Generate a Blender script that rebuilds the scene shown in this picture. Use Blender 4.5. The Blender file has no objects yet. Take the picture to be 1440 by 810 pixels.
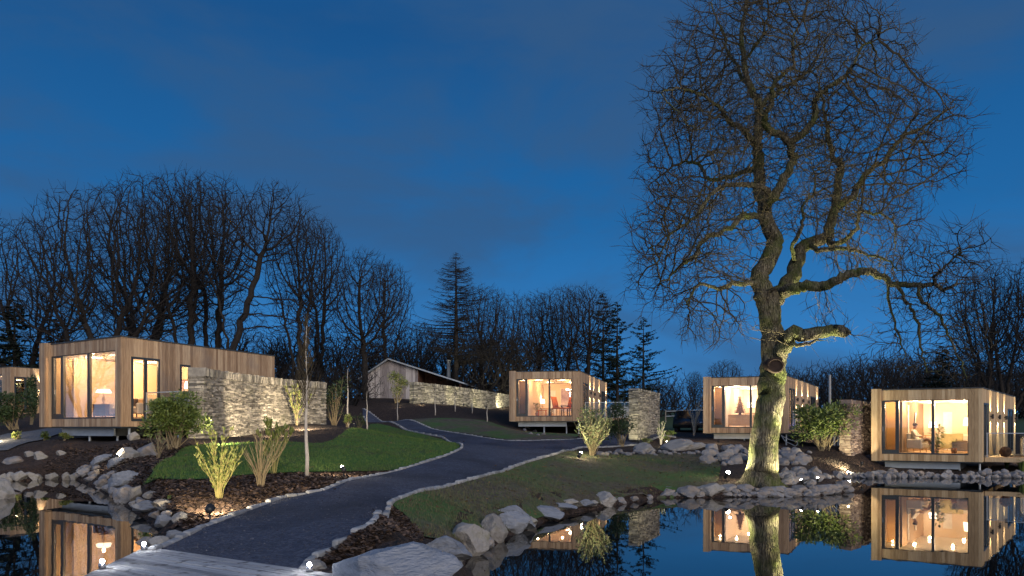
import bpy, bmesh, math, random
import numpy as np
from mathutils import Vector, Matrix, Euler, noise as mnoise
from mathutils.geometry import delaunay_2d_cdt

R = math.radians
sc = bpy.context.scene
col = sc.collection
rng = np.random.default_rng(7)
random.seed(11)

# ------------------------------------------------------------------ camera
F, HZ, CAMZ = 1100.0, 601.0, 2.2          # focal length in px of the 1440 px photograph, horizon row, eye height
cam = bpy.data.cameras.new('camera')
cam.lens = 36.0 * F / 1440.0
cam.sensor_width = 36.0
cam.shift_y = (HZ - 405.0) / 1440.0
cam.clip_start, cam.clip_end = 0.1, 3000
co = bpy.data.objects.new('camera', cam)
co.location = (0, 0, CAMZ)
co.rotation_euler = (R(90), 0, 0)
col.objects.link(co)
sc.camera = co

def pt(px, py, Y):
    return np.array([(px - 720) / F * Y, Y, CAMZ - (py - HZ) * Y / F])

# ------------------------------------------------------------------ materials
def nodes_of(name):
    m = bpy.data.materials.new(name)
    m.use_nodes = True
    nt = m.node_tree
    for n in list(nt.nodes):
        nt.nodes.remove(n)
    out = nt.nodes.new('ShaderNodeOutputMaterial')
    b = nt.nodes.new('ShaderNodeBsdfPrincipled')
    nt.links.new(b.outputs[0], out.inputs[0])
    return m, nt, b, out

def mat(name, cols, scale=6.0, rough=0.8, bump=0.0, bscale=None, stretch=(1, 1, 1), island=0.0, objrand=0.0,
        metal=0.0, detail=6.0, contrast=0.5, spec=0.3, voronoi=False, extra=None, bdist=0.02):
    """Colour ramp over object-space noise, optional per-board/per-stone value shift and bump."""
    m, nt, b, out = nodes_of(name)
    N, L = nt.nodes.new, nt.links.new
    tc = N('ShaderNodeTexCoord')
    mp = N('ShaderNodeMapping')
    mp.inputs['Scale'].default_value = stretch
    L(tc.outputs['Object'], mp.inputs['Vector'])
    vec = mp.outputs[0]
    tx = N('ShaderNodeTexNoise')
    tx.inputs['Scale'].default_value = scale
    tx.inputs['Detail'].default_value = detail
    tx.inputs['Roughness'].default_value = 0.62
    L(vec, tx.inputs['Vector'])
    fac = tx.outputs['Fac']
    if voronoi:
        vo = N('ShaderNodeTexVoronoi')
        vo.inputs['Scale'].default_value = scale * 2.2
        L(vec, vo.inputs['Vector'])
        sp = N('ShaderNodeSeparateColor')
        L(vo.outputs['Color'], sp.inputs[0])
        mx = N('ShaderNodeMath'); mx.operation = 'MULTIPLY_ADD'
        L(sp.outputs[0], mx.inputs[0]); mx.inputs[1].default_value = 0.55
        h = N('ShaderNodeMath'); h.operation = 'MULTIPLY'; L(fac, h.inputs[0]); h.inputs[1].default_value = 0.5
        L(h.outputs[0], mx.inputs[2])
        fac = mx.outputs[0]
    if island or objrand:
        g = N('ShaderNodeNewGeometry') if island else N('ShaderNodeObjectInfo')
        ro = g.outputs['Random Per Island'] if island else g.outputs['Random']
        a = N('ShaderNodeMath'); a.operation = 'MULTIPLY_ADD'
        L(ro, a.inputs[0]); a.inputs[1].default_value = island or objrand
        s = N('ShaderNodeMath'); s.operation = 'ADD'
        L(fac, s.inputs[0]); s.inputs[1].default_value = -0.5 * (island or objrand)
        L(s.outputs[0], a.inputs[2])
        fac = a.outputs[0]
    cr = N('ShaderNodeValToRGB')
    e = cr.color_ramp.elements
    n = len(cols)
    lo, hi = 0.5 - contrast / 2, 0.5 + contrast / 2
    while len(e) < n:
        e.new(0.5)
    for i, c in enumerate(cols):
        e[i].position = lo + (hi - lo) * (i / (n - 1) if n > 1 else 0)
        e[i].color = (*c, 1)
    L(fac, cr.inputs['Fac'])
    colout = cr.outputs[0]
    if extra:
        colout = extra(nt, colout, tc)
    L(colout, b.inputs['Base Color'])
    b.inputs['Roughness'].default_value = rough
    b.inputs['Metallic'].default_value = metal
    b.inputs['Specular IOR Level'].default_value = spec
    if bump:
        bn = N('ShaderNodeBump')
        bn.inputs['Strength'].default_value = bump
        bn.inputs['Distance'].default_value = bdist
        t2 = N('ShaderNodeTexNoise')
        t2.inputs['Scale'].default_value = bscale or scale * 3
        t2.inputs['Detail'].default_value = 8
        L(vec, t2.inputs['Vector'])
        hgt = t2.outputs['Fac']
        if voronoi:
            ad = N('ShaderNodeMath'); ad.operation = 'ADD'
            L(vo.outputs['Distance'], ad.inputs[0]); L(hgt, ad.inputs[1]); hgt = ad.outputs[0]
        L(hgt, bn.inputs['Height'])
        L(bn.outputs[0], b.inputs['Normal'])
    return m

def flat(name, c, rough=0.6, metal=0.0, spec=0.4):
    return mat(name, [tuple(x * 0.86 for x in c), tuple(min(1, x * 1.08) for x in c)], scale=9, rough=rough, metal=metal, spec=spec)

def emit(name, c, s):
    m, nt, b, out = nodes_of(name)
    b.inputs['Base Color'].default_value = (*c, 1)
    b.inputs['Emission Color'].default_value = (*c, 1)
    b.inputs['Emission Strength'].default_value = s
    return m

def patches(c2, scale, lo, hi, amount=1.0):
    """Large soft patches of a second colour (worn turf, moss, frost)."""
    def f(nt, c, tc):
        N, L = nt.nodes.new, nt.links.new
        t = N('ShaderNodeTexNoise'); t.inputs['Scale'].default_value = scale; t.inputs['Detail'].default_value = 5
        L(tc.outputs['Object'], t.inputs['Vector'])
        mr = N('ShaderNodeMapRange'); mr.inputs[1].default_value = lo; mr.inputs[2].default_value = hi
        mr.inputs[4].default_value = amount
        L(t.outputs['Fac'], mr.inputs[0])
        mx = N('ShaderNodeMix'); mx.data_type = 'RGBA'
        L(mr.outputs[0], mx.inputs[0]); L(c, mx.inputs[6]); mx.inputs[7].default_value = (*c2, 1)
        return mx.outputs[2]
    return f

M = {}
M['wood'] = mat('larch_cladding', [(.23, .145, .085), (.39, .262, .158), (.56, .41, .26)], 3, .75, .25, 14, (9, 9, .7), island=.45, contrast=.6, extra=patches((.22, .19, .17), .8, .52, .75, .55))
M['wood_gold'] = mat('pale_larch_cladding', [(.30, .20, .105), (.46, .32, .175), (.60, .45, .27)], 3, .75, .25, 14, (9, 9, .7), island=.55, contrast=.6)
M['barnwood'] = mat('weathered_barn_boards', [(.17, .15, .15), (.31, .28, .28), (.45, .42, .41)], 3, .85, .3, 12, (9, 9, .6), island=.6, contrast=.6)
M['redwood'] = mat('red_brown_boards', [(.07, .035, .026), (.13, .065, .045)], 3, .8, .2, 12, (9, 9, .6), island=.4)
M['frame'] = flat('dark_grey_aluminium', (.035, .043, .05), .4)
M['steel'] = mat('galvanised_steel', [(.38, .42, .45), (.50, .54, .57)], 3, .5, 0, metal=.35)
M['roof'] = flat('dark_roof_membrane', (.05, .055, .06), .7)
M['tin'] = mat('pale_sheet_roof', [(.30, .33, .36), (.42, .45, .48)], 2, .5, metal=.3)
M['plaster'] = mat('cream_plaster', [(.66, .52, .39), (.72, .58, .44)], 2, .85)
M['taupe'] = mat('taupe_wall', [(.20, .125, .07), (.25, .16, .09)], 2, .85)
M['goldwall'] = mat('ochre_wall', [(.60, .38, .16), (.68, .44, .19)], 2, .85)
M['ceil'] = mat('white_ceiling', [(.74, .68, .60), (.8, .74, .66)], 2, .85)
M['floorwood'] = mat('oak_floor', [(.36, .23, .12), (.50, .34, .19)], 4, .5, 0, stretch=(1, 8, 1))
M['stone'] = mat('dry_stone', [(.075, .07, .062), (.20, .185, .16), (.38, .35, .295)], 5, .9, .7, 18, island=.8, contrast=.9, extra=patches((.10, .11, .06), 1.2, .55, .8, .5))
M['redstone'] = mat('reddish_dry_stone', [(.12, .085, .07), (.22, .16, .13), (.34, .27, .22)], 5, .9, .6, 18, island=.75, contrast=.7)
M['core'] = flat('wall_core', (.04, .036, .03), .95)
M['rock'] = mat('grey_boulder', [(.11, .112, .12), (.21, .212, .225), (.34, .335, .33)], 1.8, .85, .7, 9, objrand=.4, contrast=.75, bdist=.04, extra=patches((.33, .25, .17), 1.3, .45, .7, .75))
M['palerock'] = mat('pale_boulder', [(.15, .14, .13), (.26, .245, .225), (.37, .35, .32)], 1.8, .85, .7, 9, objrand=.4, contrast=.85, bdist=.04, extra=patches((.16, .15, .10), 1.6, .52, .72, .7))
M['slate'] = mat('blue_grey_slab', [(.14, .15, .17), (.25, .265, .29), (.35, .36, .385)], 1.6, .8, .8, 8, stretch=(1, 1, 3), objrand=.2, contrast=.7, bdist=.05)
M['kerb'] = mat('kerb_setts', [(.17, .175, .18), (.27, .275, .28), (.36, .36, .355)], 4, .85, .5, 20, island=.5, contrast=.7)
M['stonepath'] = mat('grey_gravel', [(.07, .07, .075), (.13, .13, .135), (.2, .2, .2)], 9, .9, .8, 24, voronoi=True, contrast=.8)
M['mulch'] = mat('bark_mulch', [(.016, .011, .009), (.040, .026, .020), (.085, .056, .042)], 7, .95, 1.0, 16, voronoi=True, contrast=.8, bdist=.08)
M['chip'] = mat('bark_chips', [(.022, .014, .011), (.062, .040, .029), (.16, .105, .072)], 2, .9, island=.8, contrast=.8)
M['leaflitter'] = mat('fallen_leaf_litter', [(.05, .03, .015), (.14, .08, .035), (.24, .16, .07)], 2, .9, island=.9, contrast=.9)
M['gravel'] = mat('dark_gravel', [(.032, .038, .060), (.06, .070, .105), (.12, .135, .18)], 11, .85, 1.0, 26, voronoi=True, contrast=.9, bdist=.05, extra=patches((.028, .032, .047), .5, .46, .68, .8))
M['pebble'] = mat('path_gravel_stones', [(.03, .033, .045), (.06, .064, .085), (.17, .175, .20)], 2, .8, island=.95, contrast=.95)
M['lawn'] = mat('lawn_turf', [(.032, .085, .014), (.06, .145, .024), (.10, .19, .04)], 5, .95, 1.0, 45, contrast=.8, bdist=.05, extra=patches((.075, .07, .03), .7, .46, .68, .75))
M['turf'] = mat('worn_winter_turf', [(.05, .04, .03), (.105, .086, .062), (.17, .145, .105)], 4, .95, 1.0, 40, contrast=.6, bdist=.05, extra=patches((.055, .14, .026), .45, .44, .64, .85))
M['field'] = mat('rough_field', [(.025, .05, .018), (.045, .075, .03)], 1.2, .95, .6, 20, contrast=.7)
M['bladeA'] = mat('grass_blades', [(.03, .075, .014), (.065, .13, .024), (.12, .15, .045)], 2, .8, island=.8, contrast=.8)
M['bladeB'] = mat('dull_grass_blades', [(.08, .07, .042), (.12, .11, .06), (.07, .13, .035)], 1.1, .85, island=.6, contrast=.8)
M['deck'] = mat('weathered_deck_boards', [(.12, .118, .118), (.34, .335, .335), (.54, .535, .53)], 2.0, .8, .9, 9, (.7, 12, 12), island=.35, contrast=.6, bdist=.02, extra=patches((.05, .045, .042), 7, .58, .68, .8))
M['bark'] = mat('dark_bark', [(.012, .010, .009), (.030, .025, .021)], 3, .95, .6, 12, (3, 3, .8))
M['twig'] = flat('dark_twigs', (.014, .012, .011), .95)
M['oakbark'] = mat('oak_bark', [(.045, .038, .026), (.13, .11, .075), (.25, .22, .15)], 5, .95, 1.0, 9, (3.2, 3.2, .55), contrast=.6, bdist=.09, voronoi=True, extra=patches((.11, .14, .03), 1.5, .42, .66, .85))
M['oaktwig'] = mat('oak_twigs', [(.040, .032, .020), (.075, .060, .034)], 3, .95)
M['heart'] = mat('cut_wood', [(.020, .013, .010), (.045, .028, .022)], 5, .9)
M['needle'] = mat('dark_needles', [(.008, .014, .010), (.020, .032, .020)], 2, .9, island=.7)
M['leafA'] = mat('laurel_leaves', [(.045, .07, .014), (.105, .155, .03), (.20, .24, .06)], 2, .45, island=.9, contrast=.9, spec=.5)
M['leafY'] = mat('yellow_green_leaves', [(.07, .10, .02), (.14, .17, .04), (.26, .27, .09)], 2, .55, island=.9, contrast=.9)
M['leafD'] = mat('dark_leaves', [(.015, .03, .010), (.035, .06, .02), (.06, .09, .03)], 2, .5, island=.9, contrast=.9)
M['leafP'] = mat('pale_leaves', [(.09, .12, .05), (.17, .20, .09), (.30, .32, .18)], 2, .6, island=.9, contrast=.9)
M['stem'] = mat('pale_stems', [(.16, .12, .07), (.30, .24, .14)], 6, .85)
M['ystem'] = mat('yellow_stems', [(.20, .17, .06), (.34, .30, .11)], 6, .85)
M['birch'] = mat('pale_sapling_bark', [(.34, .30, .25), (.52, .48, .42)], 8, .8)
M['black'] = flat('black_metal', (.02, .02, .02), .45)
M['white'] = flat('white_paint', (.72, .70, .67), .6)
M['offwhite'] = flat('hot_tub_panels', (.52, .50, .48), .6)
M['linen'] = flat('cream_linen', (.66, .57, .44), .9)
M['olive'] = flat('olive_throw', (.30, .24, .11), .95)
M['brownfab'] = flat('dark_brown_fabric', (.07, .04, .025), .95)
M['orange'] = flat('orange_fabric', (.62, .16, .025), .85)
M['darkwood'] = mat('dark_furniture_wood', [(.07, .035, .02), (.13, .07, .04)], 4, .5, 0, stretch=(1, 6, 1))
M['oakfurn'] = mat('oak_furniture', [(.36, .22, .10), (.48, .31, .16)], 4, .5, 0, stretch=(1, 6, 1))
M['shade'] = emit('lit_lamp_shade', (1.0, .80, .50), 3.0)
M['shade_w'] = emit('lit_white_shade', (1.0, .88, .68), 3.5)
M['bulb'] = emit('bulb', (1.0, .82, .55), 18)
M['lens'] = emit('spotlight_lens', (1.0, .86, .62), 90)
M['lens_w'] = emit('deck_light_lens', (.92, .95, 1.0), 70)
M['mirror'] = None
M['skin'] = flat('skin', (.52, .30, .20), .55)
M['hair'] = flat('brown_hair', (.05, .028, .015), .7)
M['shirt'] = flat('cream_robe', (.70, .60, .48), .9)
M['shoe'] = flat('dark_shoe', (.05, .05, .055), .6)
M['canvas'] = mat('abstract_mauve_canvas', [(.16, .10, .16), (.42, .33, .42), (.72, .66, .66)], 1.3, .7, contrast=.55)
M['carpaint'] = flat('black_car_paint', (.018, .02, .026), .25, spec=.6)
M['rubber'] = flat('tyre_rubber', (.02, .02, .02), .85)
M['chrome'] = flat('bright_trim', (.5, .5, .52), .25, metal=.9)
M['carglass'] = flat('dark_car_glass', (.01, .012, .015), .08, spec=.6)
M['ball'] = mat('woven_twig_ball', [(.09, .04, .025), (.24, .12, .07)], 8, .9, .5, 30)
M['terracotta'] = flat('clay_pot', (.42, .24, .13), .8)
M['postwood'] = flat('grey_post_wood', (.20, .18, .15), .9)

def glassmat(name, tint, refl):
    m = bpy.data.materials.new(name); m.use_nodes = True
    nt = m.node_tree; nt.nodes.clear()
    N, L = nt.nodes.new, nt.links.new
    out = N('ShaderNodeOutputMaterial'); mx = N('ShaderNodeMixShader')
    tr = N('ShaderNodeBsdfTransparent'); tr.inputs[0].default_value = (*tint, 1)
    gl = N('ShaderNodeBsdfGlossy'); gl.inputs['Roughness'].default_value = .01
    lw = N('ShaderNodeLayerWeight'); lw.inputs['Blend'].default_value = .5
    pw = N('ShaderNodeMath'); pw.operation = 'POWER'; L(lw.outputs['Facing'], pw.inputs[0]); pw.inputs[1].default_value = 5
    fr = N('ShaderNodeMath'); fr.operation = 'MULTIPLY_ADD'; L(pw.outputs[0], fr.inputs[0]); fr.inputs[1].default_value = 1 - refl; fr.inputs[2].default_value = refl
    L(fr.outputs[0], mx.inputs[0]); L(tr.outputs[0], mx.inputs[1]); L(gl.outputs[0], mx.inputs[2]); L(mx.outputs[0], out.inputs[0])
    return m
M['glass'] = glassmat('window_glass', (.97, .97, .96), .05)
M['coated'] = glassmat('coated_window_glass', (.97, .97, .96), .34)
M['railglass'] = glassmat('balustrade_glass', (.86, .90, .90), .07)
_m, _nt, _b, _o = nodes_of('mirror_glass'); _b.inputs['Metallic'].default_value = 1; _b.inputs['Roughness'].default_value = .05
_b.inputs['Base Color'].default_value = (.85, .83, .8, 1); M['mirror'] = _m

def watermat():
    m, nt, b, out = nodes_of('pond_water')
    N, L = nt.nodes.new, nt.links.new
    b.inputs['Base Color'].default_value = (.004, .006, .008, 1)
    b.inputs['Roughness'].default_value = .012
    b.inputs['IOR'].default_value = 1.45
    b.inputs['Specular IOR Level'].default_value = .6
    tc = N('ShaderNodeTexCoord'); mp = N('ShaderNodeMapping'); mp.inputs['Scale'].default_value = (1, .5, 1)
    L(tc.outputs['Object'], mp.inputs[0])
    t = N('ShaderNodeTexNoise'); t.inputs['Scale'].default_value = 1.1; t.inputs['Detail'].default_value = 3
    L(mp.outputs[0], t.inputs['Vector'])
    bn = N('ShaderNodeBump'); bn.inputs['Strength'].default_value = .10; bn.inputs['Distance'].default_value = .02
    L(t.outputs['Fac'], bn.inputs['Height']); L(bn.outputs[0], b.inputs['Normal'])
    return m
M['water'] = watermat()

# ------------------------------------------------------------------ mesh helpers
class MB:
    def __init__(s): s.v = []; s.f = []
    def add(s, vs, fs):
        o = len(s.v); s.v.extend([tuple(map(float, x)) for x in vs]); s.f.extend([tuple(i + o for i in f) for f in fs]); return s
    def box(s, a, b, mtx=None):
        x0, y0, z0 = a; x1, y1, z1 = b
        vs = [(x0, y0, z0), (x1, y0, z0), (x1, y1, z0), (x0, y1, z0), (x0, y0, z1), (x1, y0, z1), (x1, y1, z1), (x0, y1, z1)]
        if mtx is not None: vs = [tuple(mtx @ Vector(v)) for v in vs]
        return s.add(vs, [(0, 3, 2, 1), (4, 5, 6, 7), (0, 1, 5, 4), (1, 2, 6, 5), (2, 3, 7, 6), (3, 0, 4, 7)])
    def bbox(s, a, b, e=.01):
        """Box with chamfered vertical and top edges."""
        (x0, y0, z0), (x1, y1, z1) = a, b
        e = min(e, (x1 - x0) * .45, (y1 - y0) * .45, (z1 - z0) * .45)
        rings = []
        for z, k in ((z0, e), (z0 + e, 0), (z1 - e, 0), (z1, e)):
            q = [(x0 + e + k, y0 + k), (x1 - e - k, y0 + k), (x1 - k, y0 + e + k), (x1 - k, y1 - e - k), (x1 - e - k, y1 - k), (x0 + e + k, y1 - k), (x0 + k, y1 - e - k), (x0 + k, y0 + e + k)]
            rings.append([(x, y, z) for x, y in q])
        return s.loft(rings)
    def loft(s, rings, cap=True, closed=True):
        o = len(s.v); n = len(rings[0])
        for r in rings: s.v.extend([tuple(map(float, p)) for p in r])
        for i in range(len(rings) - 1):
            for j in range(n if closed else n - 1):
                a, b = o + i * n + j, o + i * n + (j + 1) % n
                s.f.append((a, b, b + n, a + n))
        if cap:
            s.f.append(tuple(o + j for j in reversed(range(n)))); s.f.append(tuple(o + (len(rings) - 1) * n + j for j in range(n)))
        return s
    def lathe(s, prof, c=(0, 0, 0), n=16, cap=True):
        return s.loft([[(c[0] + r * math.cos(2 * math.pi * j / n), c[1] + r * math.sin(2 * math.pi * j / n), c[2] + z) for j in range(n)] for r, z in prof], cap)
    def tube(s, path, rad, n=6, cap=True):
        path = [Vector(p) for p in path]
        rings = []; up = Vector((.13, .31, .94)).normalized(); pu = None
        for i, p in enumerate(path):
            d = (path[min(i + 1, len(path) - 1)] - path[max(i - 1, 0)])
            d = d.normalized() if d.length > 1e-9 else Vector((0, 0, 1))
            a = (pu - d * pu.dot(d)) if pu is not None else (up - d * up.dot(d))
            if a.length < 1e-4: a = d.orthogonal()
            a.normalize(); pu = a; b = d.cross(a)
            r = rad[i] if hasattr(rad, '__len__') else rad
            rings.append([p + (a * math.cos(2 * math.pi * k / n) + b * math.sin(2 * math.pi * k / n)) * r for k in range(n)])
        return s.loft(rings, cap)
    def ball(s, c, r, n=12, m=8, sq=(1, 1, 1)):
        rings = []
        for i in range(m + 1):
            t = math.pi * i / m; rr = max(1e-3, math.sin(t))
            rings.append([(c[0] + r * sq[0] * rr * math.cos(2 * math.pi * k / n), c[1] + r * sq[1] * rr * math.sin(2 * math.pi * k / n), c[2] - r * sq[2] * math.cos(t)) for k in range(n)])
        return s.loft(rings)
    def leaf(s, p, d, nrm, l, w):
        d = Vector(d).normalized(); nrm = Vector(nrm); t = d.cross(nrm)
        t = t.normalized() if t.length > 1e-6 else d.orthogonal().normalized()
        p = Vector(p); n2 = t.cross(d)
        return s.add([p, p + d * l * .5 + t * w * .5 + n2 * w * .12, p + d * l, p + d * l * .5 - t * w * .5 + n2 * w * .12], [(0, 1, 2, 3)])
    def xf(s, fn): s.v = [tuple(fn(v)) for v in s.v]; return s
    def mesh(s, name, material, smooth=False):
        me = bpy.data.meshes.new(name); me.from_pydata(s.v, [], s.f)
        if material is not None: me.materials.append(material)
        if smooth: me.polygons.foreach_set('use_smooth', [True] * len(me.polygons))
        me.update(); return me
    def build(s, name, material, parent=None, smooth=False):
        return link(name, s.mesh(name, material, smooth), parent)

def link(name, me, parent=None):
    o = bpy.data.objects.new(name, me); col.objects.link(o)
    if parent is not None: o.parent = parent
    return o
def tag(o, label=None, cat=None, group=None, kind=None):
    if label: o['label'] = label
    if cat: o['category'] = cat
    if group: o['group'] = group
    if kind: o['kind'] = kind
    return o
def thing(name, label, cat, loc=(0, 0, 0), rz=0.0, group=None):
    o = bpy.data.objects.new(name, None); col.objects.link(o); o.empty_display_size = .2
    o.location = tuple(map(float, loc)); o.rotation_euler = (0, 0, rz)
    return tag(o, label, cat, group)
def dup(o, parent=None):
    c = o.copy(); col.objects.link(c); c.parent = parent
    for ch in list(o.children): dup(ch, c)
    return c
def lamp(name, typ, energy, color, parent=None, loc=(0, 0, 0), aim=None, size=.05, cone=60, blend=.5):
    l = bpy.data.lights.new(name, typ); l.energy = energy; l.color = color
    if typ in ('POINT', 'SPOT'): l.shadow_soft_size = size
    if typ == 'SPOT': l.spot_size = R(cone); l.spot_blend = blend
    o = bpy.data.objects.new(name, l); col.objects.link(o)
    if parent is not None: o.parent = parent
    o.location = tuple(map(float, loc))
    if aim is not None:
        o.rotation_euler = Vector(aim).to_track_quat('-Z', 'Y').to_euler()
    return o
WARM = (1.0, .72, .40); WARM2 = (1.0, .80, .52); GREENW = (1.0, .90, .55)

# ------------------------------------------------------------------ terrain
def zc(px, py, z): Y = F * (CAMZ - z) / (py - HZ); return ((px - 720) / F * Y, Y, z)
def yc(px, py, Y): return tuple(pt(px, py, Y))
ZL = 0.52                                   # water level of the left pond; the right pond is at 0
CP = [zc(330, 795, .70), zc(228, 773, .70), zc(440, 797, .70), yc(60, 622, 31.5), yc(130, 622, 30), yc(150, 618, 32), yc(100, 616, 34), yc(1250, 664, 36.2), yc(1230, 659, 36.2), yc(1280, 660, 39), yc(1330, 655, 41), zc(391, 705, .86), zc(520, 672, .95), zc(570, 665, .98), zc(690, 668, .92), zc(600, 692, .85),
      zc(545, 715, .78), zc(490, 757, .73), yc(515, 599, 56), yc(570, 604, 48), yc(628, 619, 42), yc(650, 628, 37), yc(700, 621, 42), yc(800, 626, 40), yc(900, 621, 44), yc(950, 616, 47),
      zc(730, 650, 1.05), zc(833, 640, 1.12), zc(900, 650, .85), zc(800, 690, .42), zc(700, 715, .45), zc(960, 680, .35), zc(1010, 650, .75), zc(907, 634, 1.05), zc(960, 632, 1.1),
      zc(1070, 684, .26), zc(1110, 655, .72), zc(530, 750, .62), zc(600, 740, .5), zc(300, 700, .9), zc(480, 672, 1.0), zc(215, 680, 1.0), zc(250, 650, 1.3),
      zc(450, 640, 1.35), zc(380, 640, 1.35), yc(275, 617, 27.8), yc(452, 597, 36.7), yc(360, 609, 32), yc(400, 600, 33),
      yc(100, 640, 27.8), yc(100, 621, 29.6), yc(157, 622, 28.6), yc(190, 640, 24.5), yc(220, 625, 26), yc(30, 640, 30), yc(0, 628, 33), yc(70, 607, 38), yc(20, 596, 45), yc(30, 583, 54),
      yc(600, 590, 52), yc(600, 570, 60), yc(700, 576, 70), yc(520, 585, 58), yc(550, 560, 70), yc(700, 608, 45), yc(788, 617, 53), yc(690, 592, 54), yc(735, 602, 54), yc(850, 612, 55), yc(470, 590, 50),
      yc(950, 600, 75), yc(975, 607, 62), yc(960, 578, 120), yc(905, 608, 46), yc(1020, 616, 48), yc(1100, 622, 48), yc(1060, 605, 60), yc(1160, 628, 38), yc(1170, 652, 34), yc(1205, 633, 37),
      yc(1235, 655, 38), yc(1300, 663, 36.8), yc(1390, 662, 37), yc(1400, 645, 50), yc(1440, 668, 35.5), yc(1300, 610, 60),
      (-30, 15, .9), (-30, 5, .8), (30, 15, .2), (25, 5, .2), (0, 0, .6), (0, -20, .7), (-40, -20, .8), (40, -20, .4), (-20, 60, 4.0), (-38, 60, 3.6), (0, 75, 4.4), (-45, 40, 2.4), (45, 50, 1.4), (50, 35, .6),
      (-30, 80, 4.8), (10, 85, 4.2), (35, 80, 2.6), (60, 80, 2.6), (-70, 80, 4.5), (80, 20, 1), (-80, 20, 1.5), (0, 130, 5.4), (-60, 130, 5.5), (60, 130, 4.8), (0, 400, 6), (-300, 300, 6), (300, 300, 6),
      (-400, 0, 3), (400, 0, 3), (0, -300, 1.5), (-300, -300, 2), (300, -300, 2), (400, 400, 6), (-400, 400, 6)]
CP = np.array(CP)
def _phi(r): return np.where(r > 1e-9, r, 0.0)                # linear radial basis: no overshoot
_A = np.linalg.norm(CP[:, None, :2] - CP[None, :, :2], axis=2)
_S = np.sqrt(_A ** 2 + 1.5 ** 2)
_n = len(CP)
_K = np.zeros((_n + 1, _n + 1)); _K[:_n, :_n] = _S - .02 * np.eye(_n); _K[:_n, _n] = 1; _K[_n, :_n] = 1
_W = np.linalg.solve(_K, np.concatenate([CP[:, 2], [0]]))
def h0(x, y):
    x = np.atleast_1d(np.asarray(x, float)); y = np.atleast_1d(np.asarray(y, float))
    out = np.empty(x.shape)
    fx, fy, fo = x.ravel(), y.ravel(), out.ravel()
    for i in range(0, fx.size, 20000):
        d = np.sqrt((fx[i:i + 20000, None] - CP[None, :, 0]) ** 2 + (fy[i:i + 20000, None] - CP[None, :, 1]) ** 2 + 1.5 ** 2)
        fo[i:i + 20000] = d @ _W[:_n] + _W[_n]
    return fo.reshape(x.shape)

def smooth_poly(P, k=3, closed=True):
    P = np.array(P, float); n = len(P); out = []
    for i in range(n if closed else n - 1):
        p0, p1, p2, p3 = (P[(i - 1) % n], P[i], P[(i + 1) % n], P[(i + 2) % n]) if closed else (P[max(i - 1, 0)], P[i], P[i + 1], P[min(i + 2, n - 1)])
        for t in np.arange(k) / k:
            out.append(.5 * ((2 * p1) + (-p0 + p2) * t + (2 * p0 - 5 * p1 + 4 * p2 - p3) * t * t + (-p0 + 3 * p1 - 3 * p2 + p3) * t ** 3))
    if not closed: out.append(P[-1])
    return np.array(out)
def inside(P, x, y):
    r = np.zeros(x.shape, bool); n = len(P)
    for i in range(n):
        (x0, y0), (x1, y1) = P[i], P[(i + 1) % n]
        if y0 == y1: continue
        c = (y0 > y) != (y1 > y)
        r ^= c & (x < (x1 - x0) * (y - y0) / (y1 - y0) + x0)
    return r
def dist(P, x, y, closed=True):
    d = np.full(x.shape, 1e9); n = len(P)
    for i in range(n if closed else n - 1):
        a, b = P[i], P[(i + 1) % n]; ab = b - a; L2 = max(ab @ ab, 1e-12)
        t = np.clip(((x - a[0]) * ab[0] + (y - a[1]) * ab[1]) / L2, 0, 1)
        d = np.minimum(d, np.hypot(x - a[0] - t * ab[0], y - a[1] - t * ab[1]))
    return d
PR = np.array([zc(px, py, 0)[:2] for px, py in [(652, 796), (672, 778), (706, 758), (745, 741), (800, 723), (850, 713), (905, 704), (930, 700), (980, 700), (1040, 699), (1100, 699), (1150, 697), (1187, 693), (1194, 687), (1180, 680), (1150, 675), (1160, 671.5), (1200, 671), (1250, 671), (1300, 671), (1370, 672), (1440, 672.5), (1520, 673)]] + [(33, 30), (30, 14), (18, 6), (6, 3.5), (2, 4), (.2, 7), (-.35, 9.8)])
PL = np.array([zc(px, py, ZL)[:2] for px, py in [(30, 677), (60, 673), (88, 671), (112, 675), (135, 684), (158, 697), (182, 711), (205, 726), (226, 744), (236, 758), (226, 770), (208, 779)]] + [(-4.2, 8.3), (-4.4, 6.5), (-6, 5), (-14, 5), (-19, 12), (-18.5, 20), (-16.6, 24.2)])
DECKP = np.array([(-4.7, 9.42), (-4.42, 9.25), (-1.80, 7.52), (-1.0, 7.0), (-.9, 2), (-4.7, 2)])
PR = smooth_poly(PR, 3); PL = smooth_poly(PL, 3)
def height(x, y):
    x = np.atleast_1d(np.asarray(x, float)); y = np.atleast_1d(np.asarray(y, float))
    h = h0(x, y)
    near = (y > 0) & (y < 60) & (np.abs(x) < 50)
    for P, lv in ((PR, 0.0), (PL, ZL)):
        xx, yy = x[near], y[near]
        d = dist(P, xx, yy); ins = inside(P, xx, yy)
        hh = h[near]
        hh = np.where(ins, np.minimum(hh, lv - .04 - .5 * np.minimum(d, 2.2)), np.where(d < 3, np.maximum(hh, lv + .06 + .12 * np.minimum(d, 3)), hh))
        # ease the bank so the shore is not a cliff
        hh = np.where(~ins & (d < 2.5), np.minimum(hh, lv + .10 + .75 * d), hh)
        h[near] = hh
    e_ = DECKP[1:3]; wd = np.clip(1 - dist(e_, x, y, False) / 1.6, 0, 1); wd = np.where(inside(PL, x, y) | inside(PR, x, y), 0, np.minimum(wd * 2, 1)); h = h * (1 - wd) + .705 * wd
    dk = inside(DECKP, x, y); h = np.where(dk, np.minimum(h, .60), h)
    return h
def gz(x, y): return float(height(np.array([x]), np.array([y]))[0])
_T = np.concatenate([np.arange(4, 60, .06), np.arange(60, 160, .5)])
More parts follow.
